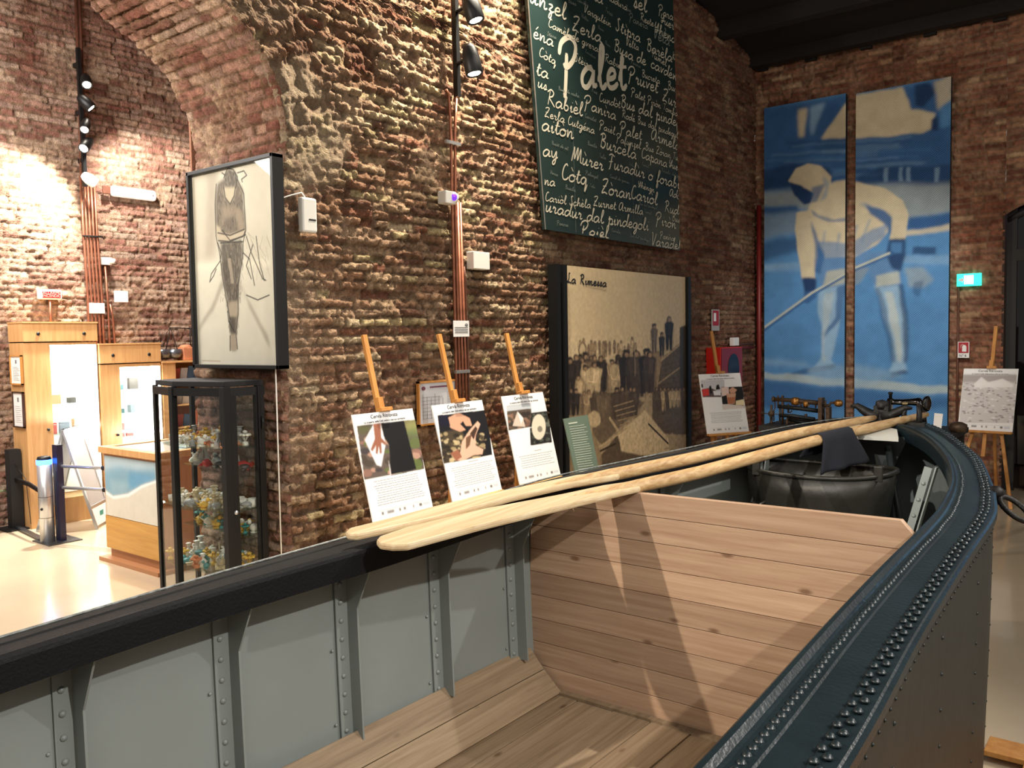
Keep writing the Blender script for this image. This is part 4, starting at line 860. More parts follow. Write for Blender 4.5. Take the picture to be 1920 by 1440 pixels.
# boats drawn up, tent-like hull, oars
C.fill([(1290,420),(1470,440),(1560,480),(1420,620),(1340,700),(1290,640)], (84,70,56), .008, .8, tr=TA)
for k in range(6): C.line([TA((1400+k*8, 500+k*24)), TA((1500+k*6, 470+k*26))], .012, (150,128,98), .004)
C.fill([(1420,640),(1560,520),(1680,660),(1690,740),(1560,755),(1440,730)], (206,184,146), .006, tr=TA); C.fill([(1420,640),(1440,730),(1560,755),(1690,740),(1720,860),(1330,860),(1330,760)], (92,78,62), .008, tr=TA)
C.fill([(1640,560),(1690,505),(1760,500),(1785,560),(1780,640),(1720,645)], (100,88,72), .006, tr=TA); C.ell((1300, 565), 34, 42, (196,174,136), .004, tr=TA); C.line([TA((1580,590)), TA((1680,690))], .02, (60,50,42), .004)
C.line([TA((1310,720)), TA((1470,610))], .02, (180,158,122), .004); C.line([TA((1330,730)), TA((1410,690))], .02, (60,50,42), .004); C.line([TA((1380,560)), TA((1420,620))], .03, (176,154,118), .004); C.line([TA((1700,640)), TA((1735,700)), TA((1660,720))], .02, (170,150,118), .004)
C.fill([(1155,600),(1300,640),(1340,760),(1340,900),(1155,900)], (140,120,92), .01, .8, tr=TA)
lowr = np.clip((1.35-C.Y)/.2, 0, 1); C.A *= (1+(fbm(C.X, C.Y, 38, 15, 3)-.5)*(.25+.45*lowr))[..., None]
C.line([(a[1]*0+(C.w*.52), .9), (C.w*.52, C.h)], .006, (214,196,160), .004, .6, px=False)
C.build('photograph', vcol('print_gloss', .35, 0, .4), ph)
m = MB(); m.box((xp-.02, a[1], zb), (xp, b[1], zt)); m.build('backing', M_blackmat, ph)
m = MB(); s0 = aX(1038, 498, xp)[1]; s1 = aX(1058, 498, xp)[1]; m.box((xp-.06, s0, 0), (xp+.03, s0+.05, zt)); m.box((xp-.05, s0+.05, 0), (xp+.0, s1-.055, zt)); m.box((xp-.06, s1-.055, 0), (xp+.03, s1-.004, zt)); m.build('post', M_black, ph)
m = MB(); m.box((xp-.04, b[1]+.003, 0), (xp+.03, b[1]+.07, zt)); m.build('post', M_black, ph)
m = MB(); write(m, 'La Rimessa', aX(1062, 530, xp), aX(1136, 538, xp), (1, 0, 0), th=.014); m.build('title', M_ink, ph)

# --- framed drawing on the pier face
yd_ = 2.98
qa, qb, qc, qd = aY(353.7, 322.6, yd_), aY(512.6, 288, yd_-.03), aY(372, 689, yd_), aY(519, 693, yd_-.03)
x0, x1, z0, z1 = (qa[0]+qc[0])/2, (qb[0]+qd[0])/2, (qc[2]+qd[2])/2, (qa[2]+qb[2])/2
dr_ = empty('framed_drawing', ((x0+x1)/2, yd_, z0), 'tall black-framed charcoal drawing of a stooping barefoot figure on the side of the brick pier', 'picture')
m = MB(); fw = .022
for lo, hi in (((x0, z0), (x0+fw, z1)), ((x1-fw, z0), (x1, z1)), ((x0, z0), (x1, z0+fw)), ((x0, z1-fw), (x1, z1))): m.box((lo[0], yd_-.03, lo[1]), (hi[0], yd_+.045, hi[1]))
m.box((x0+.01, yd_+.005, z0+.01), (x1-.01, yd_+.05, z1-.01)); m.build('frame', M_black, dr_, bevel=.002)
C = Canvas((x0+fw, yd_, z0+fw), (1, 0, 0), (0, 0, 1), x1-x0-2*fw, z1-z0-2*fw, .0032, (206, 196, 182)); C.N = np.array([0., -1., 0])
C.warp(.005, 22)
def TD(p): return (340+p[0]/3.273, 260+p[1]/3.273)
f = lambda pts, c, b=.008, a=1.0: C.fill(pts, c, b, a, tr=TD)
f([(60,100),(220,100),(220,760),(60,770)], (176,160,142), .03, .5); f([(380,100),(540,100),(545,760),(400,760)], (190,176,158), .04, .4); f([(90,770),(550,740),(550,780),(90,800)], (226,214,196), .02, .8)
f([(160,120),(225,110),(215,700),(150,760)], (140,124,110), .03, .4); f([(250,860),(260,900),(200,1050),(110,1180),(110,1150),(190,1020)], (130,116,102), .012, .6); f([(360,870),(400,960),(480,1120),(530,1200),(550,1300),(500,1200),(420,1040)], (120,106,92), .012, .6)
f([(220,280),(270,240),(340,240),(380,320),(395,560),(380,600),(240,640),(215,560),(210,400)], (104,90,78), .012, .95)
f([(240,640),(370,620),(380,700),(355,880),(345,1000),(285,1000),(255,860),(245,720)], (88,76,66), .012, .95); f([(275,990),(350,985),(350,1060),(345,1150),(335,1200),(345,1290),(325,1305),(300,1290),(305,1200),(300,1120),(285,1060)], (120,106,92), .01, .95)
f([(265,220),(290,185),(330,200),(345,240),(335,300),(300,310),(268,270)], (96,86,78), .008); f([(262,300),(330,300),(325,350),(300,400),(270,360)], (176,160,140), .01, .9); f([(240,420),(330,400),(340,500),(300,560),(250,540)], (140,122,106), .02, .8)
f([(225,580),(300,590),(385,560),(395,590),(300,625),(240,620)], (168,150,132), .008, .9); f([(215,540),(245,560),(250,610),(220,600)], (176,158,140), .008, .9); f([(330,420),(370,440),(385,560),(350,560)], (130,112,98), .01, .8); f([(290,1130),(320,1130),(325,1180),(300,1180)], (60,52,46), .008, .7)
f([(300,890),(345,880),(350,1000),(280,1000)], (84,72,62), .008, .8)
R2 = random.Random(9)
for (xa0, ya0, xa1, ya1, n_) in ((225,280,385,560,150),(245,620,378,980,170),(268,190,340,300,40),(285,1000,350,1280,60)):
    for k in range(n_):
        x = R2.uniform(xa0, xa1); y = R2.uniform(ya0, ya1); q = 24*(1-abs((x-(xa0+xa1)/2)/(xa1-xa0))); dk = R2.random() < .55; C.line([TD((x, y)), TD((x+R2.uniform(-8, 8), y+R2.uniform(10, 40)))], R2.uniform(.004, .010), (58,48,40) if dk else (150,134,118), .006, .45); f([(290,740),(300,740),(320,880),(310,880)], (150,134,118), .006, .8)
f([(225,580),(300,592),(388,558),(395,592),(300,630),(235,625)], (186,168,148), .008, .95); f([(213,530),(240,545),(252,600),(228,612),(214,580)], (184,166,146), .008, .9); f([(332,420),(372,440),(388,558),(352,566)], (150,132,114), .01, .85); f([(262,300),(332,300),(325,350),(300,402),(270,362)], (190,174,152), .008, .95)
f([(300,1000),(348,1000),(350,1060),(335,1100),(296,1090),(288,1030)], (166,148,130), .008, .9); f([(305,1205),(335,1200),(345,1290),(325,1305),(300,1292)], (160,142,124), .006, .9); f([(292,1090),(332,1095),(330,1190),(302,1195)], (74,62,54), .008, .85); f([(248,760),(275,740),(300,880),(285,960),(262,880)], (62,52,44), .01, .5); f([(250,430),(330,410),(330,470),(260,480)], (150,132,114), .012, .6); f([(270,490),(330,480),(320,545),(280,560)], (60,50,44), .012, .45)
for s_ in ([(225,578),(300,594),(388,556)], [(228,626),(300,632),(396,590)], [(240,640),(378,632)], [(262,300),(270,362),(300,402),(325,350),(332,300)], [(215,280),(208,400),(214,600),(235,700),(255,860),(280,1000),(300,1110)], [(345,250),(385,340),(396,560),(380,640),(378,720),(350,890),(350,1080),(335,1180),(345,1290)], [(262,240),(285,180),(320,190),(345,235),(335,300)], [(345,210),(385,198),(402,225),(370,250),(375,265)], [(250,210),(270,225)], [(225,640),(245,700),(240,750),(185,830),(175,880),(200,840),(215,800)], [(250,560),(300,625),(380,600),(392,570)], [(285,1060),(290,1110),(300,1130)], [(300,1300),(300,1210)], [(290,1120),(330,1190)], [(400,600),(430,700),(500,860),(520,870)], [(440,650),(400,780),(430,860)], [(460,600),(480,760),(510,870)], [(380,700),(420,740),(450,900)], [(400,960),(470,990),(540,960)]):
    C.line([TD(p) for p in s_], .008, (44,36,30), .004, .9)
for k in range(24): x = 390+R_.uniform(0, 140); y = 560+R_.uniform(0, 260); C.line([TD((x, y)), TD((x+R_.uniform(-20,40), y+R_.uniform(20,90)))], .003, (90,80,70), .003, .5)
C.line([TD((130,1362)), TD((240,1366))], .008, (150,110,90), .004, .5)
C.A *= (.93+.13*fbm(C.X, C.Y, 18, 25, 4))[..., None]
C.build('drawing', M_print, dr_)
m = MB(); m.box((x0+.01, yd_-.022, z0+.01), (x1-.01, yd_-.020, z1-.01)); m.build('glazing', glass('picture_glass'), dr_)
# ---------------------------------------------------------------- lettering
TEXTS = []
def text(s, p, ex, ey, size, mt, parent, name='lettering', align='LEFT', ext=0.0004):
    cu = bpy.data.curves.new(name, 'FONT'); cu.body = s; cu.size = size; cu.align_x = align; cu.extrude = ext; cu.materials.append(mt)
    o = bpy.data.objects.new(name, cu); COL.objects.link(o)
    ex = Vector(ex).normalized(); ey = Vector(ey).normalized(); ez = ex.cross(ey); p = Vector(p)-Vector(parent_loc(parent))
    o.matrix_world = Matrix(((ex.x, ey.x, ez.x, p.x), (ex.y, ey.y, ez.y, p.y), (ex.z, ey.z, ez.z, p.z), (0, 0, 0, 1))); o.parent = parent; TEXTS.append(o); return o
# ---------------------------------------------------------------- easels with information boards
def easel_set(px, paint, lab_board, lab_easel, rear=.22):
    TLp, TRp, BRp, BLp = px; BL_, BR2 = aZ(*BLp, .72), aZ(*BRp, .72)
    h = BR2-BL_; h[2] = 0; h /= np.linalg.norm(h); n = np.array([h[1], -h[0], 0.0])
    def onp(x, y, off=0): d = ray(x, y); k = .26; q = n+np.array([0, 0, k]); t = (np.dot(BL_, q)-np.dot(EYEP, q)+off)/np.dot(d, q); return EYEP+d*t
    TL_, TR_ = onp(*TLp), onp(*TRp); BR2 = onp(*BRp)
    ex = (BR2-BL_)+(TR_-TL_); ex /= np.linalg.norm(ex); ey = (TL_-BL_)+(TR_-BR2); N_ = np.cross(ex, ey); N_ /= np.linalg.norm(N_); ey = np.cross(N_, ex)
    w_ = (np.linalg.norm(BR2-BL_)+np.linalg.norm(TR_-TL_))/2; hh = (np.linalg.norm(TL_-BL_)+np.linalg.norm(TR_-BR2))/2
    cen = (BL_+BR2+TL_+TR_)/4; O = cen-ex*w_/2-ey*hh/2
    b = empty('information_board', cen-ey*hh/2, lab_board, 'poster')
    m = MB(); m.prism([tuple(O), tuple(O+ex*w_), tuple(O+ex*w_+ey*hh), tuple(O+ey*hh)], tuple(-N_*.006)); m.build('panel', M_paper, b)
    C = Canvas(O+ex*.001+ey*.001, ex, ey, w_-.002, hh-.002, .0024, (236, 236, 236)); paint(C); C.build('print', M_print, b)
    text('Cervia Ritrovata', O+ex*w_*.5+ey*hh*.945+N_*.002, ex, ey, w_*.066, M_ink, b, align='CENTER'); text('La scoperta della Città antica e del suo territorio', O+ex*w_*.5+ey*hh*.905+N_*.002, ex, ey, w_*.034, M_ink, b, align='CENTER')
    # easel
    fy = BL_[2]
    def bp(u_, v_, o_=-.03): return O+ex*w_*u_+ey*v_+N_*o_
    e = empty('easel', (bp(.5, 0)[0], bp(.5, 0)[1], 0), lab_easel, 'easel')
    hn = np.array([N_[0], N_[1], 0]); hn /= np.linalg.norm(hn); hx = np.array([ex[0], ex[1], 0])
    top = bp(.5, 0)+ey*((1.725-bp(.5, 0)[2])/ey[2]); low = bp(.5, 0)-ey*.25
    m = MB(); m.bar(low, top, .032, .022, N_); o = m.build('mast', M_beech, e, bevel=.002)
    m = MB(); m.bar(bp(0.0, -.012, .012), bp(1.0, -.012, .012), .05, .02, (0, 0, 1)); m.build('tray', M_beech, e, bevel=.002)
    ap = bp(.5, 0)+ey*.50
    for s_ in (-1, 1):
        ft = bp(.5, 0)+hx*s_*.27+hn*.10; ft[2] = 0; m = MB(); m.bar(tuple(ap+hx*s_*.03-N_*.03), tuple(ft), .03, .022, N_); m.build('leg', M_beech, e, bevel=.002)
    rf = bp(.5, 0)-hn*rear; rf[2] = 0; m = MB(); m.bar(tuple(ap-N_*.05), tuple(rf), .028, .022, hx); m.build('leg', M_beech, e, bevel=.002)
    c_ = bp(.5, hh)+N_*.02
    m = MB(); m.bar(tuple(c_-ex*.03+ey*.01+N_*.012), tuple(c_+ex*.055+ey*.01+N_*.012), .045, .022, ey); m.bar(tuple(c_+ey*.02+N_*.002), tuple(c_+ey*.085+N_*.002), .038, .02, N_); m.build('clamp', M_beech, e, bevel=.002)
    m = MB(); m.lathe([(.006, 0), (.006, .004), (0, .005)], tuple(c_+ex*.01+ey*.01+N_*.024), tuple(N_), 8); m.build('screw', M_black, e)
    return C
def rows(C, y0, y1, n, x0=.1, x1=.9, seed=0):
    r = random.Random(seed)
    for k in range(n):
        y = C.h*(y1+(y0-y1)*(1-k/max(1, n-1))); a = C.w*(x0+r.uniform(0, .05)); b = C.w*(x1-r.uniform(0, .08)); x = a
        while x < b: L_ = r.uniform(.008, .03); C.line([(x, y), (min(x+L_, b), y)], .0028, (84, 84, 88), .001, .9, px=False); x += L_+.005
def foot(C):
    C.line([(C.w*.1, C.h*.09), (C.w*.97, C.h*.09)], .0015, (150, 150, 152), .001, .7, px=False)
    for u_, w_, c in ((.17, .014, (60, 60, 62)), (.30, .05, (120, 120, 122)), (.45, .012, (50, 50, 52)), (.53, .016, (110, 110, 112)), (.68, .010, (120, 120, 122)), (.80, .022, (40, 40, 42)), (.9, .05, (190, 200, 210))):
        C.fill([(C.w*u_-w_/2, C.h*.045), (C.w*u_+w_/2, C.h*.045), (C.w*u_+w_/2, C.h*.075), (C.w*u_-w_/2, C.h*.075)], c, .002, .85, px=False)
def blotch(C, box, cols, n, s, seed, px=True, T=TA):
    r = random.Random(seed)
    for k in range(n):
        x = r.uniform(box[0], box[2]); y = r.uniform(box[1], box[3]); q = s*r.uniform(.5, 1.3); C.ell((x, y), q, q*r.uniform(.5, 1), r.choice(cols), .004, .8, tr=T, n=7)
SK, SKD, BK = (206, 156, 128), (150, 96, 74), (16, 16, 20)
def A1(C):
    f = lambda p, c, b=.004, a=1.: C.fill(p, c, b, a, tr=TA)
    f([(78,598),(385,565),(428,822),(118,878)], (96,84,76), .001); blotch(C, (90,590,420,860), [(150,110,96),(60,54,60),(190,150,130),(96,110,60),(70,60,52)], 60, 26, 2)
    f([(320,575),(395,565),(400,640),(330,640)], (150,150,90), .02, .8); f([(330,625),(398,610),(400,650),(335,660)], (84,110,66), .02, .7); f([(80,600),(90,640),(125,640),(160,600)], (90,90,60), .01)
    f([(205,585),(320,568),(385,822),(255,850),(245,700),(215,650)], BK, .003); f([(120,672),(165,590),(200,585),(228,690),(205,810),(180,800)], (224,224,226), .003)
    f([(163,588),(200,585),(205,660),(232,690),(226,700),(205,685),(208,740),(198,742),(192,700),(186,745),(176,742),(178,700),(160,730),(150,722),(172,665)], SKD, .002); f([(240,760),(250,850),(256,850)], (210,210,212), .002)
    for p in ([(385,565),(470,550),(520,860),(428,822)], [(118,878),(428,822),(460,860),(130,920)], [(60,500),(78,598),(118,878),(60,900)], [(78,598),(385,565),(380,540),(70,570)]): f(p, (236,236,236), .001)
    rows(C, .36, .14, 11, .12, .92, 1); C.line([(C.w*.42, C.h*.39), (C.w*.68, C.h*.39)], .004, (60,60,62), .001, .9, px=False); foot(C)
def A2(C):
    f = lambda p, c, b=.004, a=1.: C.fill(p, c, b, a, tr=TA)
    f([(493,545),(750,515),(776,750),(524,796)], (22,22,28), .001); f([(500,640),(610,610),(700,760),(524,796)], (70,60,46), .006); blotch(C, (505,640,740,780), [(170,150,112),(40,34,28),(200,180,140),(60,50,40),(24,20,18)], 120, 13, 5)
    f([(545,560),(600,530),(660,560),(672,600),(640,600),(625,575),(610,590),(640,620),(610,630),(560,610)], SK, .003); f([(660,620),(700,575),(714,590),(690,650),(690,700),(730,720),(725,745),(680,750),(620,782),(580,770),(610,740),(620,680)], (222,176,152), .003)
    f([(660,640),(690,600),(700,615),(680,670)], (70,50,40), .003); f([(640,660),(670,640),(660,700),(640,720)], (110,80,60), .003); f([(560,740),(600,720),(620,760),(590,780)], SKD, .004); f([(500,545),(545,540),(560,600),(505,600)], (20,20,40), .004)
    for p in ([(750,515),(810,505),(830,760),(776,750)], [(524,796),(776,750),(800,790),(530,840)], [(470,500),(493,545),(524,796),(480,800)], [(470,480),(800,440),(750,515),(493,545)]): f(p, (236,236,236), .001)
    rows(C, .33, .13, 10, .1, .95, 7); C.line([(C.w*.45, C.h*.365), (C.w*.65, C.h*.365)], .0035, (110,90,80), .001, .9, px=False); foot(C)
def A3(C):
    f = lambda p, c, b=.004, a=1.: C.fill(p, c, b, a, tr=TA)
    f([(848,497),(975,482),(985,605),(860,625)], (84,72,62), .001); f([(848,497),(975,482),(977,510),(850,525)], (190,196,202), .004); blotch(C, (855,530,975,615), [(60,52,46),(120,90,76),(150,116,96),(50,44,40)], 40, 12, 9); f([(880,600),(905,525),(935,560),(945,605)], (206,190,176), .004); f([(905,525),(935,560),(925,590)], (240,240,240), .004, .8)
    f([(977,530),(1062,520),(1084,685),(972,702),(968,612)], (40,40,38), .001); blotch(C, (975,530,1070,690), [(70,76,66),(30,30,30),(96,100,90),(20,20,20)], 60, 9, 3); C.ell((1015, 605), 36, 66, (216,206,186), .003, tr=TA); C.ell((1021, 616), 13, 16, (130,124,112), .002, tr=TA)
    for p in ([(985,605),(968,612),(972,702),(960,760),(860,760),(855,625)], [(1062,500),(1110,500),(1110,690),(1084,685)], [(972,702),(1084,685),(1110,700),(980,740)], [(975,482),(1062,470),(1062,522),(977,532)], [(835,480),(848,497),(860,640),(840,640)]): f(p, (236,236,236), .001)
    rows(C, .30, .17, 6, .1, .92, 4); C.line([(C.w*.5, C.h*.34), (C.w*.66, C.h*.34)], .003, (110,90,80), .001, .9, px=False); foot(C)
def TF(p): return (1290+p[0]/4.8, 560+p[1]/4.8)
def A4(C):
    f = lambda p, c, b=.004, a=1.: C.fill(p, c, b, a, tr=TF)
    f([(112,735),(325,728),(330,790),(298,885),(132,888)], (196,196,200), .001); f([(122,820),(200,800),(300,850),(298,885),(134,888)], (90,70,70), .004); f([(125,815),(185,810),(190,870),(134,880)], (200,60,56), .004); f([(190,790),(205,780),(220,850),(200,860)], BK, .003); f([(255,780),(275,770),(290,815),(250,820)], BK, .003); f([(118,770),(132,768),(135,800),(122,800)], BK, .003); f([(225,830),(290,830),(295,870),(235,870)], (220,220,225), .004)
    f([(300,795),(490,788),(512,985),(315,998),(302,890)], (24,24,24), .001); f([(300,800),(365,792),(370,860),(305,880)], (226,200,190), .004); f([(370,820),(400,795),(440,820),(420,850),(380,850)], SK, .003); f([(345,855),(430,850),(420,945),(360,955)], (206,160,130), .003); f([(350,890),(425,885),(418,940),(362,950)], (176,110,76), .003); f([(430,920),(500,905),(510,960),(430,960)], (228,212,170), .003); f([(310,950),(360,950),(505,965),(510,990),(315,998)], (216,206,198), .004)
    for p in ([(298,888),(315,998),(320,1010),(140,1010),(130,888)], [(490,770),(560,760),(560,1000),(512,985)], [(315,998),(512,985),(530,1030),(315,1030)], [(325,720),(500,715),(492,788),(330,795)]): f(p, (236,236,236), .001)
    rows(C, .34, .18, 8, .12, .9, 4); foot(C)
def TG(p): return (1280+p[0]/3, 560+p[1]/3)
def A5(C):
    f = lambda p, c, b=.004, a=1.: C.fill(p, c, b, a, tr=TG)
    f([(1573,428),(1882,428),(1868,700),(1556,700)], (206,202,200), .001); f([(1573,428),(1882,428),(1880,470),(1573,470)], (170,164,162), .01); r = random.Random(3)
    for k in range(150):
        x = r.uniform(1565, 1870); y = r.uniform(475, 695); L_ = r.uniform(8, 36); f([(x,y),(x+L_*.5,y-2-r.random()*4),(x+L_,y+1),(x+L_*.5,y+4)], r.choice([(120,116,114),(150,146,144),(236,236,236),(110,106,104),(226,224,222)]), .003, .8)
    f([(1640,480),(1680,440),(1720,470),(1800,450),(1860,480),(1860,500),(1640,500)], (236,234,232), .006, .9)
    for p in ([(1556,700),(1868,700),(1868,730),(1556,720)], [(1882,400),(1900,400),(1890,700),(1868,700)], [(1540,400),(1573,428),(1556,700),(1540,700)]): f(p, (236,236,236), .001)
    foot(C)
easel_set([(664,778),(778.5,765),(807,954),(694.7,981)], A1, 'white information board with a photo of a hand before a black skirt', 'light wooden easel holding the board with the hand and black skirt photo')
easel_set([(816,760.5),(910.5,749.5),(934,919),(841,943)], A2, 'white information board with a close photo of two cupped hands and grit', 'light wooden easel in front of the copper pipes, holding the cupped hands board')
easel_set([(946,744),(1024.6,734),(1044.7,894),(968,909)], A3, 'white information board with two staggered dark photos, one of a pale disc', 'light wooden easel left of the sepia photograph, holding the board with the pale disc')
easel_set([(1311.5,702),(1389,699),(1403,809),(1324,814)], A4, 'white information board with small photos, in front of the red fire cabinet', 'light wooden easel in front of the red fire cabinet')
easel_set([(1806,691.7),(1908,691),(1900,811),(1796.7,804)], A5, 'white information board with a grey picture of a choppy sea, beside the dark door', 'light wooden easel on the far right beside the dark door', rear=.3)
# green panel leaning before the sepia photograph
q = [aX(*p, xx) for p, xx in (((1057, 785), -3.62), ((1102, 778), -3.62), ((1124, 884), -3.52), ((1080, 890), -3.52))]
gp = empty('text_panel', (float(q[3][0]), float(q[3][1]), 0), 'grey-green text panel leaning in front of the sepia photograph', 'sign')
Ng = np.cross(q[1]-q[0], q[0]-q[3]); Ng /= np.linalg.norm(Ng); Ng = Ng if Ng[0] > 0 else -Ng
m = MB(); m.prism([tuple(p) for p in q], tuple(-Ng*.01)); m.build('panel', mat('panel_green', (104, 122, 108), .6), gp)
m = MB(); pc = (q[2]+q[3])/2-Ng*.05; pu = pc+((q[0]+q[1])/2-(q[2]+q[3])/2)*.3; m.bar(tuple(pu), (pc[0], pc[1], .0), .03, .02); m.box((pc[0]-.15, pc[1]-.12, 0), (pc[0]+.15, pc[1]+.12, .012)); m.build('stand', M_black, gp)
m = MB(); mt_ = MB()
for k in range(20):
    t = .16+k*.042; a = q[0]*(1-t)+q[3]*t; b = q[1]*(1-t)+q[2]*t; s0 = a+(b-a)*.14; s1 = a+(b-a)*(.14+.72*random.uniform(.8, 1)); m.bar(tuple(s0+Ng*.001), tuple(s1+Ng*.001), .004, .001, Ng)
a = q[0]*.9+q[3]*.1; b = q[1]*.9+q[2]*.1; m.bar(tuple(a+(b-a)*.14+Ng*.001), tuple(a+(b-a)*.5+Ng*.001), .011, .001, Ng); m.build('text_lines', mat('text_pale', (196, 204, 190), .6), gp)

# ---------------------------------------------------------------- conduits, lamps and fittings on the hall wall
xw = XA+.045
def pipe_px(pts, X_, r, label, mt=None, group='copper conduits on the hall wall', down=None):
    P_ = [tuple(aX(x, y, X_)) for x, y in pts]
    if down is not None: P_.append((P_[-1][0], P_[-1][1], down))
    m = MB(); m.tube(P_, r, 8); o = m.build('conduit', mt or M_copper); tag(o, label, 'pipe', group); return o
lab = '%s of the four copper conduits on the hall wall behind the middle easel'
pipe_px([(836, 168), (841, 176), (843, 200), (846, 270), (848, 400), (855, 690)], xw, .0105, lab % 'leftmost', down=.05); pipe_px([(856, 185), (853, 240), (853, 270), (854, 400), (861, 690)], xw, .0105, lab % 'second from left', down=.05)
pipe_px([(858, 380), (867, 690)], xw, .0105, lab % 'second from right', down=.05); pipe_px([(863, 380), (873, 690)], xw, .0105, lab % 'rightmost', down=.05); pipe_px([(870, 500), (872, 520), (878, 690)], xw, .008, 'thin rusty conduit dropping from the white junction box on the hall wall', M_rust, None, .05)
m = MB(); m.tube([tuple(aX(846, -30, xw)), tuple(aX(849, 60, xw)), tuple(aX(853, 190, xw))], .009, 8); o = m.build('conduit', M_copper); tag(o, 'copper conduit beside the black lamp track high on the hall wall', 'pipe')
m = MB()
for (x, y) in ((848, 268), (866, 697)):
    p = aX(x, y, xw+.008); m.box((p[0]-.01, p[1]-.07, p[2]-.01), (p[0]+.01, p[1]+.08, p[2]+.012))
o = m.build('pipe_clamps', M_alu); tag(o, 'metal clamp bars holding the copper conduits', 'clamp')
# track with two spotlights
tk = empty('track_spotlight', aX(856, 100, XA+.06), 'black lamp track with two lit spotlights left of the green word board', 'lamp')
m = MB(); a, b = aX(852, -30, XA+.08), aX(858, 182, XA+.08); m.bar(a, b, .035, .035, (1, 0, 0)); m.build('track', M_black, tk)
M_lens = mat('lamp_lens', (255, 250, 240), .3, emit=(255, 244, 225), es=30)
def head(parent, c0, c1, r, ljoint, mt=M_black):
    c0, c1 = Vector(c0), Vector(c1); d = (c1-c0); L_ = d.length; ax_ = d.normalized(); m = MB(); m.lathe([(0, -L_*.05), (r*.55, 0), (r*.8, L_*.15), (r, L_*.45), (r, L_*.97), (r*.93, L_), (r*.9, L_*.96), (0, L_*.955)], c0, ax_, 20); h_ = m.build('lamp_head', mt, parent)
    m = MB(); m.lathe([(r*.78, 0), (r*.7, r*.12), (r*.4, r*.2), (0, r*.22)], c1-ax_*r*.25, ax_, 18); l_ = m.build('lens', M_lens, parent)
    m = MB(); m.tube([tuple(c0+ax_*L_*.4), ljoint], .014, 8); m.build('bracket', mt, parent)
c = XA+.24
head(tk, aX(876, -12, c), aX(893, 40, c+.05), .062, aX(856, 22, XA+.09)); head(tk, aX(878, 84, c), aX(890, 140, c+.04), .060, aX(857, 120, XA+.09))
spot('spot_head_low', tuple(aX(891, 150, c+.05)), (-1.9, 5.0, .9), 60, (1, .9, .76), 75, .7, .04)
# sensor, junction box, small signs, framed map, antenna
def wbox(nm, px0, px1, X_, d, mt, label, cat, bev=.004):
    a, b = aX(*px0, X_), aX(*px1, X_); m = MB(); m.box((X_-.0, min(a[1], b[1]), min(a[2], b[2])), (X_+d, max(a[1], b[1]), max(a[2], b[2]))); o = m.build(nm, mt, None, bevel=bev)
    if label: tag(o, label, cat)
    return o, a, b
s_ = empty('camera_sensor', aX(843, 372, xw), 'small white box with a purple lens mounted over the copper conduits', 'camera')
a, b = aX(826, 358, xw+.01), aX(846, 385, xw+.01); m = MB(); m.box((xw-.02, a[1], b[2]), (xw+.06, b[1], a[2])); m.build('housing', M_white, s_, bevel=.006)
m = MB(); p = aX(852, 371, xw+.05); m.lathe([(.036, 0), (.038, .03), (.03, .04)], (p[0]-.02, p[1], p[2]), (.8, -.5, 0), 16); m.build('lens_ring', M_white, s_); m = MB(); m.lathe([(.026, 0), (.022, .008), (0, .012)], (p[0]+.01, p[1]-.02, p[2]), (.8, -.5, 0), 14); m.build('lens', mat('purple_lens', (96, 40, 190), .15, emit=(110, 50, 220), es=.8), s_)
wbox('junction_box', (874, 472), (905, 507), XA+.02, .07, M_white, 'square white junction box on the bricks right of the copper conduits', 'junction box')
sg = empty('small_sign', aX(865, 616, xw+.02), 'small white notice fixed over the copper conduits of the hall wall', 'sign')
a, b = aX(850, 601, xw+.02), aX(880, 631, xw+.02); m = MB(); m.box((xw+.015, a[1], b[2]), (xw+.02, b[1], a[2])); m.build('plate', M_paper, sg)
m = MB(); 
for k in range(3): z = a[2]-(a[2]-b[2])*(.42+.14*k); m.box((xw+.02, a[1]+.015, z-.004), (xw+.0215, b[1]-.015, z+.002))
m.blob((xw+.021, b[1]-.03, a[2]-.03), (.001, .018, .012), 10, 6); m.build('print', M_inkg, sg)
mp = empty('framed_map', aX(815, 750, XA+.03), 'wood-framed site map hanging on the bricks between the first two easels', 'picture')
xm = XA+.035; a, b = aX(783, 716, xm), aX(858, 790, xm); fw = .012
m = MB()
for lo, hi in (((a[1], b[2]), (a[1]+fw, a[2])), ((b[1]-fw, b[2]), (b[1], a[2])), ((a[1], b[2]), (b[1], b[2]+fw)), ((a[1], a[2]-fw), (b[1], a[2]))): m.box((xm-.015, lo[0], lo[1]), (xm+.008, hi[0], hi[1]))
m.build('frame', M_beech, mp); m = MB(); m.box((xm-.012, a[1]+.005, b[2]+.005), (xm-.001, b[1]-.005, a[2]-.005)); m.build('sheet', mat('map_paper', (196, 198, 204), .3), mp)
m = MB(); w_ = b[1]-a[1]; h_ = a[2]-b[2]
for k in range(6): y = a[1]+w_*(.12+.1*k); m.box((xm, y, b[2]+h_*.15), (xm+.001, y+.002, a[2]-h_*(.3+.05*(k % 3))))
for k in range(7): z = b[2]+h_*(.15+.08*k); m.box((xm, a[1]+w_*.1, z), (xm+.001, a[1]+w_*(.5+.06*(k % 4)), z+.002))
for k in range(8): z = b[2]+h_*(.3+.06*k); m.box((xm, a[1]+w_*.74, z), (xm+.001, a[1]+w_*.92, z+.0015))
m.build('plan_lines', M_inkg, mp); m = MB(); m.box((xm, a[1]+w_*.3, a[2]-h_*.16), (xm+.001, a[1]+w_*.8, a[2]-h_*.125)); m.blob((xm, a[1]+w_*.14, a[2]-h_*.16), (.001, .02, .014)); m.build('heading', mat('map_red', (120, 70, 90), .6), mp)
an = empty('wifi_antenna', aX(577, 405, XA+.08), 'white upright antenna box fixed at the pier corner right of the framed drawing', 'antenna')
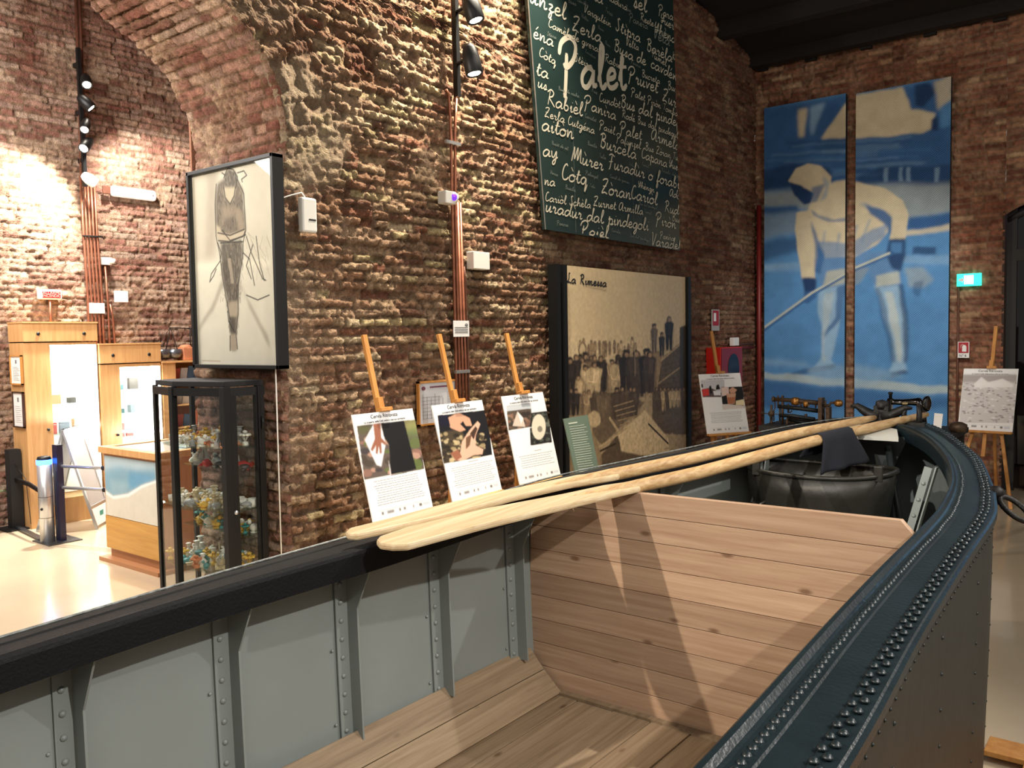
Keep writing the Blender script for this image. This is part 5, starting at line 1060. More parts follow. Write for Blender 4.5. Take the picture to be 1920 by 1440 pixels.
a, b = aX(562, 369, XA+.07), aX(592, 438, XA+.07); m = MB(); m.box((XA+.045, a[1], b[2]), (XA+.09, b[1], a[2])); m.build('housing', M_white, an, bevel=.012)
m = MB(); m.box((XA-.0, (a[1]+b[1])/2-.02, (a[2]+b[2])/2-.05), (XA+.046, (a[1]+b[1])/2+.02, (a[2]+b[2])/2+.05)); m.build('bracket', M_alu, an)
m = MB(); zc = b[2]+(a[2]-b[2])*.36; m.box((XA+.0905, a[1]+.045, zc-.004), (XA+.0915, b[1]-.012, zc+.006)); m.build('mark', M_ink, an)
m = MB(); m.tube([(XA+.06, (a[1]+b[1])/2, a[2]-.005), (XA+.05, a[1]+.03, a[2]+.03), (XA+.03, a[1]-.03, a[2]+.01), (XA+.03, 3.04, a[2]-.02), (XA+.02, 3.0, a[2]-.07), (XA+.015, 2.99, a[2]-.3), (XA+.015, 2.985, 1.2), (XA+.015, 2.985, .1)], .004, 6); m.build('cable', M_white, an)
# fire corner
x_ = XA+.07; m = MB(); P_ = [tuple(aX(1423, 385, x_)), tuple(aX(1423, 800, x_))]; m.tube([P_[0], (P_[0][0], P_[0][1], .1)], .028, 10); o = m.build('riser_pipe', mat('red_pipe', (120, 34, 30), .45)); tag(o, 'dark red riser pipe in the corner beside the blue hanging', 'pipe')
for y0, r in ((645, .012), (652, .016)):
    m = MB(); z_ = aX(1400, y0, XA+.05)[2]; m.tube([(XA+.05, 8.9, z_), (XA+.05, 9.85, z_)], r, 8); o = m.build('pipe', M_rust if y0 == 645 else mat('red_pipe', (120, 34, 30), .45)); tag(o, ('thin dark pipe' if y0 == 645 else 'red feed pipe')+' joining the fire cabinet to the corner riser', 'pipe')
fc = empty('fire_cabinet', aX(1360, 690, XA+.1), 'red hose cabinet with a dark oval window on the wall behind an easel', 'fire cabinet')
p0 = aX(1328, 652, XA+.03); Y0 = p0[1]; Xf = aY(1351, 652, Y0)[0]; Y1 = aX(1391, 651, Xf)[1]; ztp = p0[2]
m = MB(); m.box((XA, Y0, ztp-.62), (Xf, Y1, ztp)); m.build('cabinet_body', mat('fire_red', (196, 36, 24), .4), fc, bevel=.006)
m = MB(); m.box((Xf, Y0+.01, ztp-.61), (Xf+.008, Y1-.01, ztp-.01)); m.build('door', mat('fire_maroon', (130, 30, 40), .35), fc)
m = MB(); cy_ = aX(1374, 690, Xf)[1]; cz = aX(1374, 690, Xf)[2]; m.prism([(Xf+.008, cy_+.15*math.cos(t), cz+.16*math.sin(t)) for t in np.linspace(0, 2*PI, 28, endpoint=False)], (.004, 0, 0)); m.build('window', mat('window_dark', (22, 24, 34), .15), fc)
wbox('alarm_siren', (1368, 633), (1378, 648), XA+.1, .05, M_white, 'small white siren box above the red fire cabinet', 'alarm')
fs = empty('fire_sign', aX(1342, 600, XA+.03), 'narrow red and grey fire hose sign above the fire cabinet', 'sign')
a, b = aX(1335, 580, XA+.03), aX(1349, 620, XA+.03); m = MB(); m.box((XA+.02, a[1], b[2]), (XA+.03, b[1], a[2])); m.build('plate', mat('sign_grey', (170, 166, 160), .5), fs)
m = MB(); m.box((XA+.03, a[1]+.02, b[2]+(a[2]-b[2])*.24), (XA+.032, b[1]-.02, a[2]-.012)); m.build('red_field', mat('sign_red', (168, 34, 44), .5), fs); m = MB(); m.box((XA+.032, a[1]+.04, a[2]-.13), (XA+.033, a[1]+.10, a[2]-.04)); m.build('symbol', M_paper, fs)
# exit sign, extinguisher sign and pipes on the far wall
ye = YB-.06
ex_ = empty('exit_sign', aY(1816, 524, ye), 'lit green exit sign on the far wall right of the blue hangings', 'sign')
a, b = aY(1794, 514, ye), aY(1839, 535, ye); m = MB(); m.box((a[0], ye, b[2]), (b[0], ye+.05, a[2])); m.build('housing', mat('exit_green', (20, 150, 120), .4, emit=(40, 215, 170), es=1.6), ex_)
m = MB(); m.box((a[0]+.07, ye-.003, b[2]+.02), (b[0]-.07, ye, a[2]-.02)); m.build('lit_panel', mat('exit_white', (240, 255, 250), .4, emit=(225, 255, 250), es=5), ex_)
ar = MB(); zc = (a[2]+b[2])/2; xc = (a[0]+b[0])/2; ar.prism([(a[0]+.02, ye-.004, zc-.012), (a[0]+.05, ye-.004, zc-.012), (a[0]+.05, ye-.004, zc-.03), (a[0]+.068, ye-.004, zc), (a[0]+.05, ye-.004, zc+.03), (a[0]+.05, ye-.004, zc+.012), (a[0]+.02, ye-.004, zc+.012)], (0, .002, 0)); ar.build('arrow', M_paper, ex_)
esg = empty('extinguisher_sign', aY(1807, 656, ye), 'small red and white fire extinguisher sign above the rightmost easel', 'sign')
a, b = aY(1796, 641, ye), aY(1817, 671, ye); m = MB(); m.box((a[0], ye, b[2]), (b[0], ye+.006, a[2])); m.build('plate', M_paper, esg)
m = MB(); zm = b[2]+(a[2]-b[2])*.3; m.box((a[0]+.006, ye-.002, zm), (b[0]-.006, ye, a[2]-.006)); m.build('red_field', mat('sign_red', (168, 34, 44), .5), esg)
m = MB(); xc = (a[0]+b[0])/2+.008; m.prism([(xc-.02, ye-.004, zm+.015), (xc+.02, ye-.004, zm+.015), (xc+.02, ye-.004, zm+.07), (xc+.008, ye-.004, zm+.085), (xc-.008, ye-.004, zm+.085), (xc-.02, ye-.004, zm+.07)], (0, .002, 0)); m.tube([(xc-.008, ye-.004, zm+.088), (xc-.03, ye-.004, zm+.085), (xc-.035, ye-.004, zm+.05)], .003, 5); m.build('symbol', M_paper, esg)
text('N° 6', (a[0]+.015, ye-.003, b[2]+.012), (1, 0, 0), (0, 0, 1), .035, M_ink, esg)
for x0, y0, x1, r in ((1797, 540, 1794, .012), (1806, 700, 1803, .009)):
    p = aY(x0, y0, YB-.03); m = MB(); m.tube([tuple(p), (p[0], YB-.03, .1)], r, 8); o = m.build('conduit', M_rust); tag(o, ('rusty pipe running down from the lit exit sign' if y0 == 540 else 'thin rusty pipe behind the rightmost easel'), 'pipe')
# ---------------------------------------------------------------- table behind the bow with old tools
YT = 7.0
def tp(x, y, dy=0.0): p = aY(x, y, YT); return (p[0], p[1]+dy, p[2])
zt_ = tp(1560, 802)[2]; x0, x1 = tp(1432, 800)[0], tp(1790, 800)[0]
tb = empty('display_table', ((x0+x1)/2, YT+.2, 0), 'long dark table behind the bow carrying the old tools', 'table')
m = MB(); m.box((x0, YT-.12, zt_-.04), (x1, YT+.55, zt_)); m.build('tabletop', M_blackmat, tb)
for sx in (x0+.05, x1-.05):
    for sy in (YT-.07, YT+.5): m = MB(); m.box((sx-.025, sy-.025, 0), (sx+.025, sy+.025, zt_-.04)); m.build('leg', M_blackmat, tb)
M_tool = mat('tool_brown_iron', (74, 58, 44), .5, .5, .35, 30, .3, 90)
def C1(p): return (1430+p[0]/10.67, 730+p[1]/10.67)
vt = empty('old_lathe_tool', tp(1500, 800), 'old rusty iron machine tool with brass crank handle before the left hanging', 'machine')
def tl(m, pts, r, dy=0.05): m.tube([tp(*C1(p), dy) for p in pts], r, 8)
m = MB(); tl(m, [(160,205),(620,235),(1110,285)], [.017,.018,.02]); tl(m, [(150,205),(200,205)], .022); m.build('upper_beam', M_tool, vt)
m = MB(); tl(m, [(270,350),(700,390),(1060,440)], .018); tl(m, [(290,530),(560,540),(1000,610)], .016); tl(m, [(440,620),(700,680),(900,700)], .014, .1); m.build('lower_beams', mat('tool_dark', (40, 44, 46), .5, .6, .3, 40), vt)
m = MB(); a, b = tp(*C1((1090,175)), 0), tp(*C1((1165,620)), 0); m.box((a[0], YT+.02, zt_), (b[0], YT+.10, a[2])); a, b = tp(*C1((1230,360)), 0), tp(*C1((1310,610)), 0); m.box((a[0], YT+.03, zt_), (b[0], YT+.09, a[2])); m.build('column', M_tool, vt)
m = MB()
for x in (265, 360, 725, 1020, 1215): tl(m, [(x, 130 if x < 400 else 230), (x, 380)], .007)
tl(m, [(200,240),(205,380),(180,420),(180,640)], .005); tl(m, [(355,140),(355,760)], .012); tl(m, [(470,300),(470,480)], .008); tl(m, [(540,440),(500,480)], .006); tl(m, [(820,500),(830,600)], .012); tl(m, [(300,380),(300,640)], .008); tl(m, [(1020,430),(1180,520),(1180,600)], .007); tl(m, [(860,600),(940,640)], .006); tl(m, [(440,600),(440,800)], .01); m.build('rods', M_tool, vt)
m = MB(); p = tp(*C1((620,250)), .05); m.lathe([(.03, -.03), (.036, 0), (.03, .03)], p, (1, 0, 0), 14); p = tp(*C1((830,300)), .05); m.lathe([(.025, -.02), (.03, 0), (.025, .02)], p, (1, 0, 0), 12); m.build('collar', mat('old_brass', (160, 116, 62), .35, .8), vt)
m = MB(); tl(m, [(1170,330),(1300,330),(1320,280),(1400,280)], .010); m.build('crank', M_tool, vt); m = MB(); p = tp(*C1((1400,285)), .05); m.lathe([(.014, 0), (.028, .015), (.030, .04), (.022, .06), (.008, .066)], p, (1, 0, 0), 14); m.build('crank_handle', mat('old_brass', (160, 116, 62), .35, .8), vt)
m = MB(); p = tp(*C1((130,800)), .05); 
m.lathe([(.02, 0), (.012, .02), (.012, .06), (.026, .075), (.026, .10), (.010, .115), (.010, .16), (0, .165)], (p[0], p[1], zt_), (0, 0, 1), 12); m.tube([(p[0]-.12, p[1], zt_+.09), (p[0]+.12, p[1], zt_+.085)], [.004, .004], 6)
o = m.build('small_vice', M_tool); tag(o, 'small rusty vice with a crossbar on the left end of the tool table', 'tool')
m = MB()
for k, (x, h) in enumerate(((1470,.05),(1500,.035),(1550,.05),(1590,.06))): p = tp(x, 800); m.box((p[0]-.05, YT+.2, zt_), (p[0]+.05, YT+.3, zt_+h))
o = m.build('tool_blocks', M_tool); tag(o, 'low rusty iron blocks lying behind the machine tool on the table', 'tool', kind='stuff')
# sewing machine
def C2(p): return (1600+p[0]/9.6, 730+p[1]/9.6)
sw = empty('sewing_machine', tp(1700, 790), 'old glossy black sewing machine on the table behind the bow', 'sewing machine')
M_sew = mat('black_enamel', (10, 10, 11), .12, 0, coat=.6)
zs_ = tp(*C2((1150, 640)))[2]
m = MB(); m.tube([tp(*C2(p), .08) for p in ((600,225),(700,240),(850,245),(1000,240),(1120,235),(1190,300),(1200,400),(1190,520),(1180,660))], [.030,.022,.024,.026,.034,.036,.033,.034,.04], 14); m.build('arm', M_sew, sw, bevel=0)
m = MB(); a, b = tp(*C2((570,170))), tp(*C2((650,520))); m.box((a[0], YT+.05, b[2]), (b[0], YT+.11, a[2])); m.build('head', M_sew, sw, bevel=.008)
m = MB(); p = tp(*C2((620,170)), .08); m.lathe([(.012, -.02), (.012, .03), (.018, .035), (.018, .045), (0, .05)], p, (0, 0, 1), 10); p2 = tp(*C2((1130,200)), .08); m.lathe([(.02, -.02), (.02, .01), (0, .014)], p2, (0, 0, 1), 10); m.tube([tp(*C2((620,500)), .08), tp(*C2((620,640)), .08)], .005, 6); m.build('presser_knob', M_black, sw)
m = MB(); p = tp(*C2((1250,270)), .08); m.lathe([(.012, -.02), (.02, .0), (.058, .004), (.060, .02), (.045, .026), (.02, .03)], p, (1, -.25, 0), 20); m.build('hand_wheel', M_sew, sw)
m = MB(); a, b = tp(*C2((480,600))), tp(*C2((1300,700))); m.box((a[0], YT+.0, zt_), (b[0], YT+.17, zt_+.04)); m.build('base', M_sew, sw, bevel=.006)
m = MB()
for k in range(6): p = tp(*C2((860+k*16, 262)), .05); m.box((p[0]-.002, p[1], p[2]-.007), (p[0]+.002, p[1]+.003, p[2]+.007))
m.build('gilt_marks', mat('gilt', (190, 170, 120), .4), sw)
cd = empty('label_card', tp(1759, 803), 'blank white label card standing right of the sewing machine', 'card'); a, b, c_, d_ = tp(1752, 774.5), tp(1768, 776), tp(1765, 803), tp(1750, 797)
m = MB(); m.prism([a, d_, c_, b], (0, .003, 0)); m.build('card', M_paper, cd); m = MB(); m.bar((c_[0]-.03, YT+.01, c_[2]+.04), (c_[0]-.03, YT+.12, zt_), .03, .003); m.build('prop', M_paper, cd)
m = MB(); p = tp(1775, 800); m.lathe([(.05, 0), (.065, .03), (.06, .06), (.03, .075), (0, .08)], (p[0]+.05, YT+.15, zt_), (0, 0, 1), 14); o = m.build('round_pot', M_tool); tag(o, 'dark round iron pot behind the white label card', 'pot')
# pallet on the floor, lower right
pl = empty('pallet', (-.05, 3.45, 0), 'orange wooden pallet on the floor at the lower right beside the hull', 'pallet')
for k in range(5):
    m = MB(); y = 3.0+k*.172; m.box((-.42 if y < 3.55 else -.56, y, .03), (.5, y+.15, .05)); o = m.build('slat', M_beech, pl, bevel=.002)
for k in range(3): m = MB(); m.box((-.40+k*.42, 3.0, 0), (-.34+k*.42, 3.84, .03)); m.build('bearer', M_beech, pl)
# ---------------------------------------------------------------- the shop beyond the arch
XW, XF = -8.60, -8.30           # wall face, cabinet fronts
def pf(x, y, X_=XF): return aX(x, y, X_)
M_lit = mat('lit_interior', (250, 250, 246), .5)
M_led = mat('led_strip', (255, 255, 255), .5, emit=(255, 252, 245), es=14)
M_shelf = glass('shelf_glass', (240, 248, 246))
def cabinet(px_l, px_r, y_top, y_head, x_op0, x_op1, y_op0, lab, bottom=.12):
    """tall oak display cabinet against the shop wall, front on XF"""
    Y0, Y1 = pf(px_l, 750)[1], pf(px_r, 750)[1]; Yo0, Yo1 = pf(x_op0, 750)[1], pf(x_op1, 750)[1]
    zt, zh, zo = pf(px_l, y_top)[2], pf(px_l, y_head)[2], pf((x_op0+x_op1)/2, y_op0)[2]
    e = empty('display_cabinet', (XF, (Y0+Y1)/2, 0), lab, 'cabinet', None)
    m = MB(); m.box((XW, Y0, 0), (XF, Yo0, zh-.01)); m.box((XW, Yo0, 0), (XF, Yo1, bottom+.12)); m.box((XW, Yo0, zo), (XF, Yo1, zh-.01)); m.box((XW, Yo1, bottom), (XF, Y1, zh-.01)) if Y1-Yo1 > .02 else None
    m.box((XW, Yo0, bottom), (XW+.015, Y1, zh)); m.build('body', M_oak, e, bevel=.002)
    m = MB(); m.box((XW, Y0-.004, zh), (XF+.012, Y1, zt-.015)); m.build('header', M_oak, e, bevel=.002)
    m = MB(); m.box((XW, Y0-.01, zt-.015), (XF+.02, Y1+.005, zt)); m.build('top_board', M_oak, e)
    m = MB()
    for yy in (Y0+.13, Y1-.13): m.lathe([(.016, 0), (.016, .006), (0, .008)], (XF+.012, yy, (zt+zh)/2-.02), (1, 0, 0), 12)
    m.build('knobs', M_black, e)
    m = MB(); m.box((XW+.016, Yo0+.002, bottom+.13), (XW+.02, Yo1-.002, zo-.003)); m.box((XW+.02, Yo1-.002, bottom+.13), (XF-.01, Yo1+.006, zo-.003)); m.box((XW+.02, Yo0-.004, bottom+.13), (XF-.01, Yo0+.002, zo-.003)); m.build('back_panel', M_lit, e)
    area('cabinet_light', (XF-.035, (Yo0+Yo1)/2, zo-.03), (XW+.05, (Yo0+Yo1)/2, bottom), 6, .05, Yo1-Yo0-.05, (1, .98, .94)); area('cabinet_light_low', (XF-.03, Yo1-.03, (bottom+zo)/2), (XW+.05, (Yo0+Yo1)/2-.05, (bottom+zo)/2), 5, zo-bottom-.3, .03, (1, .98, .94))
    m = MB(); m.box((XF-.05, Yo0+.02, zo-.014), (XF-.02, Yo1-.02, zo-.002)); m.box((XF-.04, Yo1-.016, bottom+.2), (XF-.02, Yo1-.004, zo-.02)); m.build('light_strip', M_led, e)
    zz_ = [bottom+.15+(zo-bottom-.15)*k/5 for k in (1, 2, 3, 4)]
    for z in zz_: m = MB(); m.box((XW+.02, Yo0+.01, z), (XF-.06, Yo1-.02, z+.006)); m.build('glass_shelf', M_shelf, e)
    m = MB(); m.box((XF-.006, Yo0, bottom+.13), (XF-.001, Yo1, zo)); m.build('glass_door', M_glass, e)
    m = MB(); m.lathe([(.012, 0), (.012, .02), (0, .024)], (XF, Yo0-.05, (bottom+zo)/2), (1, 0, 0), 10); m.build('lock', M_black, e)
    return Yo0, Yo1, [bottom+.14]+zz_
c1 = cabinet(48, 187, 603, 641, 98, 185, 646, 'tallest oak display cabinet, brightly lit inside, with two framed papers on its side')
c2 = cabinet(189.6, 304, 644, 682, 227, 303, 687, 'lower oak display cabinet with lit shelves, standing right of the tallest one')
# souvenirs on the lit shelves
SOUV = [((60, 90, 96), 'teal'), ((190, 90, 84), 'red'), ((70, 66, 62), 'dark'), ((196, 150, 110), 'tan'), ((120, 130, 140), 'grey')]
def souvenir_box(y, z, w_, h_, d_, k, where):
    m = MB(); M_ = Matrix.Translation((XW+.12, y, z+.001)) @ Matrix.Rotation(random.uniform(-.3, .3), 4, 'Z'); m.box((0, 0, 0), (d_, w_, h_), M_); c, nm = SOUV[k]; o = m.build('souvenir_box', mat('souvenir_'+nm, c, .6)); tag(o, 'small %s souvenir box on the lit shelves of %s' % (nm, where), 'souvenir', 'souvenirs on the lit shelves')
for (Yo0, Yo1, zz_), where in ((c1, 'the tallest oak cabinet'), (c2, 'the lower oak cabinet')):
    for z in zz_:
        y = Yo0+.04
        while y < Yo1-.16:
            w_ = random.uniform(.05, .11)
            if random.random() < .75: souvenir_box(y, z+.006, w_, random.uniform(.04, .14), .05, random.randrange(5), where)
            y += w_+random.uniform(.02, .07)
# third unit: low oak bookcase by the pier
Y0, Y1 = pf(305, 750)[1], pf(404, 750)[1]; zt3 = pf(330, 680)[2]
bk = empty('bookcase', (XF, (Y0+Y1)/2, 0), 'oak bookcase right of the lit cabinets, partly behind the black glass case', 'bookcase')
m = MB(); m.box((XW, Y0+.01, 0), (XF, Y0+.16, zt3)); m.box((XW, Y1-.03, 0), (XF, Y1, zt3)); m.box((XW, Y0+.16, 0), (XW+.015, Y1-.03, zt3)); m.box((XW, Y0, 0), (XF, Y1, .1)); m.build('body', M_oak, bk, bevel=.002)
m = MB(); m.box((XW, Y0, zt3), (XF+.02, Y1+.01, zt3+.02)); m.build('top_board', M_oak, bk)
shz = [zt3-.22-.24*k for k in range(6)]
for z in shz: m = MB(); m.box((XW+.015, Y0+.16, z), (XF-.01, Y1-.03, z+.015)); m.build('shelf', M_oak, bk)
BKC = [(216, 212, 204), (196, 120, 96), (60, 96, 130), (180, 184, 190), (70, 74, 84), (150, 60, 50)]
BN = ['white', 'orange', 'blue', 'pale grey', 'dark', 'red']
for si, z in enumerate(shz):
    y = Y0+.18
    while y < Y1-.08:
        k = random.randrange(6); w_ = random.uniform(.03, .06); h_ = random.uniform(.13, .18); m = MB(); M_ = Matrix.Translation((XF-.12, y, z+.018)) @ Matrix.Rotation(.25, 4, 'Y'); m.box((0, 0, 0), (.012, w_+.04, h_), M_)
        o = m.build('booklet', mat('book_'+BN[k].replace(' ', '_'), BKC[k], .5)); tag(o, '%s booklet leaning on %s shelf of the oak bookcase' % (BN[k], 'the top' if si == 0 else 'a lower'), 'book', 'booklets in the oak bookcase'); y += w_+.05
# balance scale and terracotta block on the bookcase
bs = empty('balance_scale', (XF-.12, pf(335, 678)[1], zt3+.02), 'old balance with hanging glassy pans standing on the oak bookcase', 'scale')
yb = pf(330, 678)[1]; ztp = pf(366, 614)[2]; z0 = zt3+.02
m = MB(); ya = pf(368, 614)[1]; m.tube([(XF-.12, ya, z0+.05), (XF-.12, ya, ztp+.01)], .008, 6); m.tube([(XF-.12, pf(330, 612)[1], ztp), (XF-.12, ya+.02, ztp-.01)], .006, 6); m.build('beam', M_iron, bs)
for xp_ in (316, 338):
    y = pf(xp_, 660)[1]; m = MB(); z = z0+.02; m.lathe([(.03, 0), (.07, .02), (.085, .06), (.08, .10), (.076, .10), (.08, .06), (.06, .025), (0, .02)], (XF-.12, y, z), (0, 0, 1), 18); m.build('pan', mat('pewter', (120, 128, 136), .25, .8), bs)
    m = MB()
    for dx, dy in ((.07, 0), (-.04, .06), (-.04, -.06)): m.tube([(XF-.12+dx, y+dy, z+.1), (XF-.12, pf(332, 640)[1], ztp)], .0025, 5)
    m.build('chain', M_iron, bs)
m = MB(); y0_, y1_ = pf(350, 660)[1], pf(371, 660)[1]; m.box((XF-.2, y0_, z0), (XF-.06, y1_, z0+.14)); m.blob((XF-.13, (y0_+y1_)/2, z0+.14), (.06, .07, .03)); o = m.build('terracotta_block', mat('terracotta', (186, 120, 84), .8, 0, .2, 20), None, bevel=.01); tag(o, 'pink terracotta block standing right of the balance on the oak bookcase', 'pottery')
# framed papers on the side of the tallest cabinet
YS = pf(48, 750)[1]-.012
for (a_, b_, mt_f, lab) in (((15, 666), (44, 722), M_beech, 'gold-framed small print, upper of the two papers on the cabinet side'), ((24, 734), (47, 803), mat('dark_frame', (60, 36, 28), .4), 'dark-framed certificate, lower of the two papers on the cabinet side')):
    a, b = aY(*a_, YS), aY(*b_, YS); xa, xb = max(a[0], XW-.02), min(b[0], XF-.012); xa = xb-.24 if xb-xa > .24 else xa; f_ = empty('framed_paper', ((xa+xb)/2, YS, b[2]), lab, 'picture'); m = MB(); w_ = .012
    for lo, hi in (((xa, b[2]), (xa+w_, a[2])), ((xb-w_, b[2]), (xb, a[2])), ((xa, b[2]), (xb, b[2]+w_)), ((xa, a[2]-w_), (xb, a[2]))): m.box((lo[0], YS-.012, lo[1]), (hi[0], YS+.008, hi[1]))
    m.build('frame', mt_f, f_); m = MB(); m.box((xa+.006, YS-.002, b[2]+.006), (xb-.006, YS+.006, a[2]-.006)); m.build('paper', M_paper, f_); m = MB(); xm_ = (xa+xb)/2; h_ = a[2]-b[2]; m.box((xm_-.015, YS-.004, b[2]+h_*.72), (xm_+.015, YS-.002, b[2]+h_*.84))
    for k in range(9): m.box((xa+.05, YS-.004, b[2]+h_*(.15+.055*k)), (xb-.05-.02*(k % 3), YS-.002, b[2]+h_*(.15+.055*k)+.002))
    m.build('print', M_inkg, f_)
# wall fittings of the shop
xs_w = XW+.04; gshop = 'copper conduits on the shop wall'
for k in range(5):
    pts = [(151+k*6.2, 330), (157+k*6.3, 440), (165+k*6.6, 560), (168+k*6.9, 660)]; P_ = [tuple(aX(x, y, xs_w)) for x, y in pts]; m = MB(); m.tube(P_+[(P_[-1][0], P_[-1][1], 1.2)], .013, 8); o = m.build('conduit', M_copper); tag(o, '%s of the five bundled copper conduits on the shop wall' % ['leftmost', 'second from left', 'middle', 'second from right', 'rightmost'][k], 'pipe', gshop)
for k in range(2):
    pts = [(197+k*9, 500 if k == 0 else 570), (202+k*9, 560 if k == 0 else 590), (206+k*10, 650)]; P_ = [tuple(aX(x, y, xs_w)) for x, y in pts]; m = MB(); m.tube(P_+[(P_[-1][0], P_[-1][1], 1.2)], .011, 8); o = m.build('conduit', M_copper); tag(o, 'single copper conduit dropping from %s on the shop wall' % ('the small camera box' if k == 0 else 'the square white box'), 'pipe')
m = MB(); 
for x_ in (141, 148): m.tube([tuple(aX(x_, -30, xs_w)), tuple(aX(x_+7, 160, xs_w)), tuple(aX(x_+12, 330, xs_w))], .016, 8)
o = m.build('conduit_pair', M_rust); tag(o, 'pair of dark conduits rising above the shop spotlights', 'pipe')
m = MB(); p, q_ = aX(155, 442, xs_w+.02), aX(192, 444, xs_w+.02); m.bar(p, q_, .02, .014); o = m.build('pipe_clamp', M_iron); tag(o, 'metal clamp across the five copper conduits of the shop wall', 'clamp')
m = MB(); p = aX(95, 600, xs_w); m.tube([(p[0], p[1], aX(95, 562, xs_w)[2]), (p[0], p[1], 1.8)], .012, 8); o = m.build('conduit', M_copper); tag(o, 'copper conduit below the red fire alarm sign', 'pipe')
fa = empty('fire_alarm_sign', aX(95, 552, XW+.06), 'white and red fire alarm light box on the bright shop wall', 'sign'); a, b = aX(73, 542, XW+.06), aX(117, 562, XW+.06); m = MB(); m.box((XW, a[1], b[2]), (XW+.06, b[1], a[2])); m.build('housing', M_white, fa, bevel=.012)
m = MB(); m.box((XW+.06, a[1]+.03, b[2]+.015), (XW+.064, b[1]-.015, a[2]-.02)); m.build('red_panel', mat('alarm_red', (170, 20, 30), .4), fa); hh_ = (a[2]-b[2]); M_let = mat('alarm_letter', (230, 150, 140), .5)
text('ALLARME', (XW+.066, (a[1]+b[1])/2+.008, b[2]+hh_*.52), (0, 1, 0), (0, 0, 1), .040, M_let, fa, align='CENTER'); text('INCENDIO', (XW+.066, (a[1]+b[1])/2+.008, b[2]+hh_*.24), (0, 1, 0), (0, 0, 1), .036, M_let, fa, align='CENTER')
el = empty('emergency_light', aX(252, 362, XW+.06), 'long white emergency light on the shop wall above the framed drawing side', 'lamp'); a, b = aX(211, 350, XW+.08), aX(296, 374, XW+.08); m = MB(); zc = (aX(211, 357, XW+.08)[2]+aX(296, 367, XW+.08)[2])/2
m.box((XW, a[1], zc-.055), (XW+.07, b[1], zc+.055)); m.build('housing', mat('diffuser', (240, 240, 236), .3, emit=(255, 252, 245), es=.25), el, bevel=.03)
m = MB(); 
for yy in (a[1]+.05, b[1]-.05): m.lathe([(.01, 0), (.01, .003), (0, .004)], (XW+.07, yy, zc), (1, 0, 0), 8)
m.build('screws', M_alu, el)
wl = empty('shop_box', aX(203, 490, XW+.05), 'small white box with a protruding sensor right of the five conduits', 'sensor'); a, b = aX(193, 482, XW+.05), aX(210, 497, XW+.05); m = MB(); m.box((XW, a[1], b[2]), (XW+.05, b[1], a[2])); m.build('housing', M_white, wl, bevel=.004); m = MB(); p = ((XW+.05), b[1]-.02, (a[2]+b[2])/2); m.lathe([(.03, 0), (.025, .05), (0, .052)], p, (.7, .7, 0), 12); m.build('sensor_head', M_white, wl)
for (p0_, p1_, nm, lab) in (((215, 545), (241, 567), 'junction_box', 'square white box on the pinkish shop wall right of the conduits'), ((168, 568), (197, 588), 'shop_notice', 'white notice plate fixed across the copper conduits of the shop wall'), ((193, 348), (208, 364), 'rust_patch', None)):
    X_ = XW+.065; a, b = aX(*p0_, X_), aX(*p1_, X_); m = MB(); m.box((X_-.02, a[1], b[2]), (X_, b[1], a[2])); o = m.build(nm if lab else 'bracket_box', M_white if lab else M_rust, None, bevel=.003); tag(o, lab or 'brown iron bracket box left of the long emergency light', 'box' if 'box' in nm or not lab else 'sign')
# spot cluster of the shop
tk2 = empty('shop_track', aX(156, 240, XW+.25), 'vertical black track with four glaring spotlights on the shop wall', 'lamp'); Xt = XW+.2
m = MB(); m.bar(aX(146, 90, XW+.1), aX(160, 350, XW+.1), .035, .035, (1, 0, 0))
for y_ in (120, 210, 300): p = aX(146+(y_-90)*.054, y_, XW+.1); m.box((XW, p[1]-.012, p[2]-.02), (XW+.1, p[1]+.012, p[2]+.02))
m.build('track', M_black, tk2)
for (c0, c1, r, dx) in (((160, 142), (163, 160), .05, .1), ((148, 180), (172, 204), .055, .06), ((163, 225), (158, 244), .045, .1), ((170, 262), (156, 279), .05, .1), ((155, 327), (180, 345), .055, .06)):
    head(tk2, aX(*c0, Xt), aX(*c1, Xt+dx), r, aX(156, c0[1], XW+.12), M_black if c0[1] != 327 else M_white)
# counter with the sea picture on its front
co = empty('counter', (-6.24, 3.7, 0), 'oak shop counter with a picture of a wave and sand on its front', 'counter')
cx0, cx1, cy0, cy1, ch_ = -6.62, -5.83, 3.26, 4.3, .90
m = MB(); m.box((cx0, cy0, .10), (cx1, cy1, ch_-.05)); m.build('body', wood('oak_pink', (214, 158, 116), (190, 132, 92), 2, 30, .45, False, along=2.), co, bevel=.002)
m = MB(); m.box((cx0-.04, cy0-.05, .0), (cx1+.04, cy1, .03)); m.box((cx0+.02, cy0+.02, .03), (cx1-.02, cy1, .10)); m.build('plinth', mat('counter_plinth', (176, 124, 84), .5), co)
m = MB()
for lo, hi in (((cx0-.03, cy0-.03), (cx1+.03, cy0+.05)), ((cx0-.03, cy1-.05), (cx1+.03, cy1)), ((cx0-.03, cy0+.05), (cx0+.05, cy1-.05)), ((cx1-.05, cy0+.05), (cx1+.03, cy1-.05))): m.box((lo[0], lo[1], ch_-.05), (hi[0], hi[1], ch_))
m.build('top_frame', M_oak, co, bevel=.003); m = MB(); m.box((cx0+.05, cy0+.05, ch_-.02), (cx1-.05, cy1-.05, ch_-.008)); m.build('glass_top', mat('counter_glass', (206, 214, 214), .08, spec=.7), co)
C = Canvas((cx0+.02, cy0-.004, .36), (1, 0, 0), (0, 0, 1), cx1-cx0-.03, .47, .005, (206, 202, 188)); C.N = np.array([0., -1., 0])
f = lambda p, c, b=.012, a=1.0: C.fill([(u*C.w, v*C.h) for u, v in p], c, b, a, px=False)
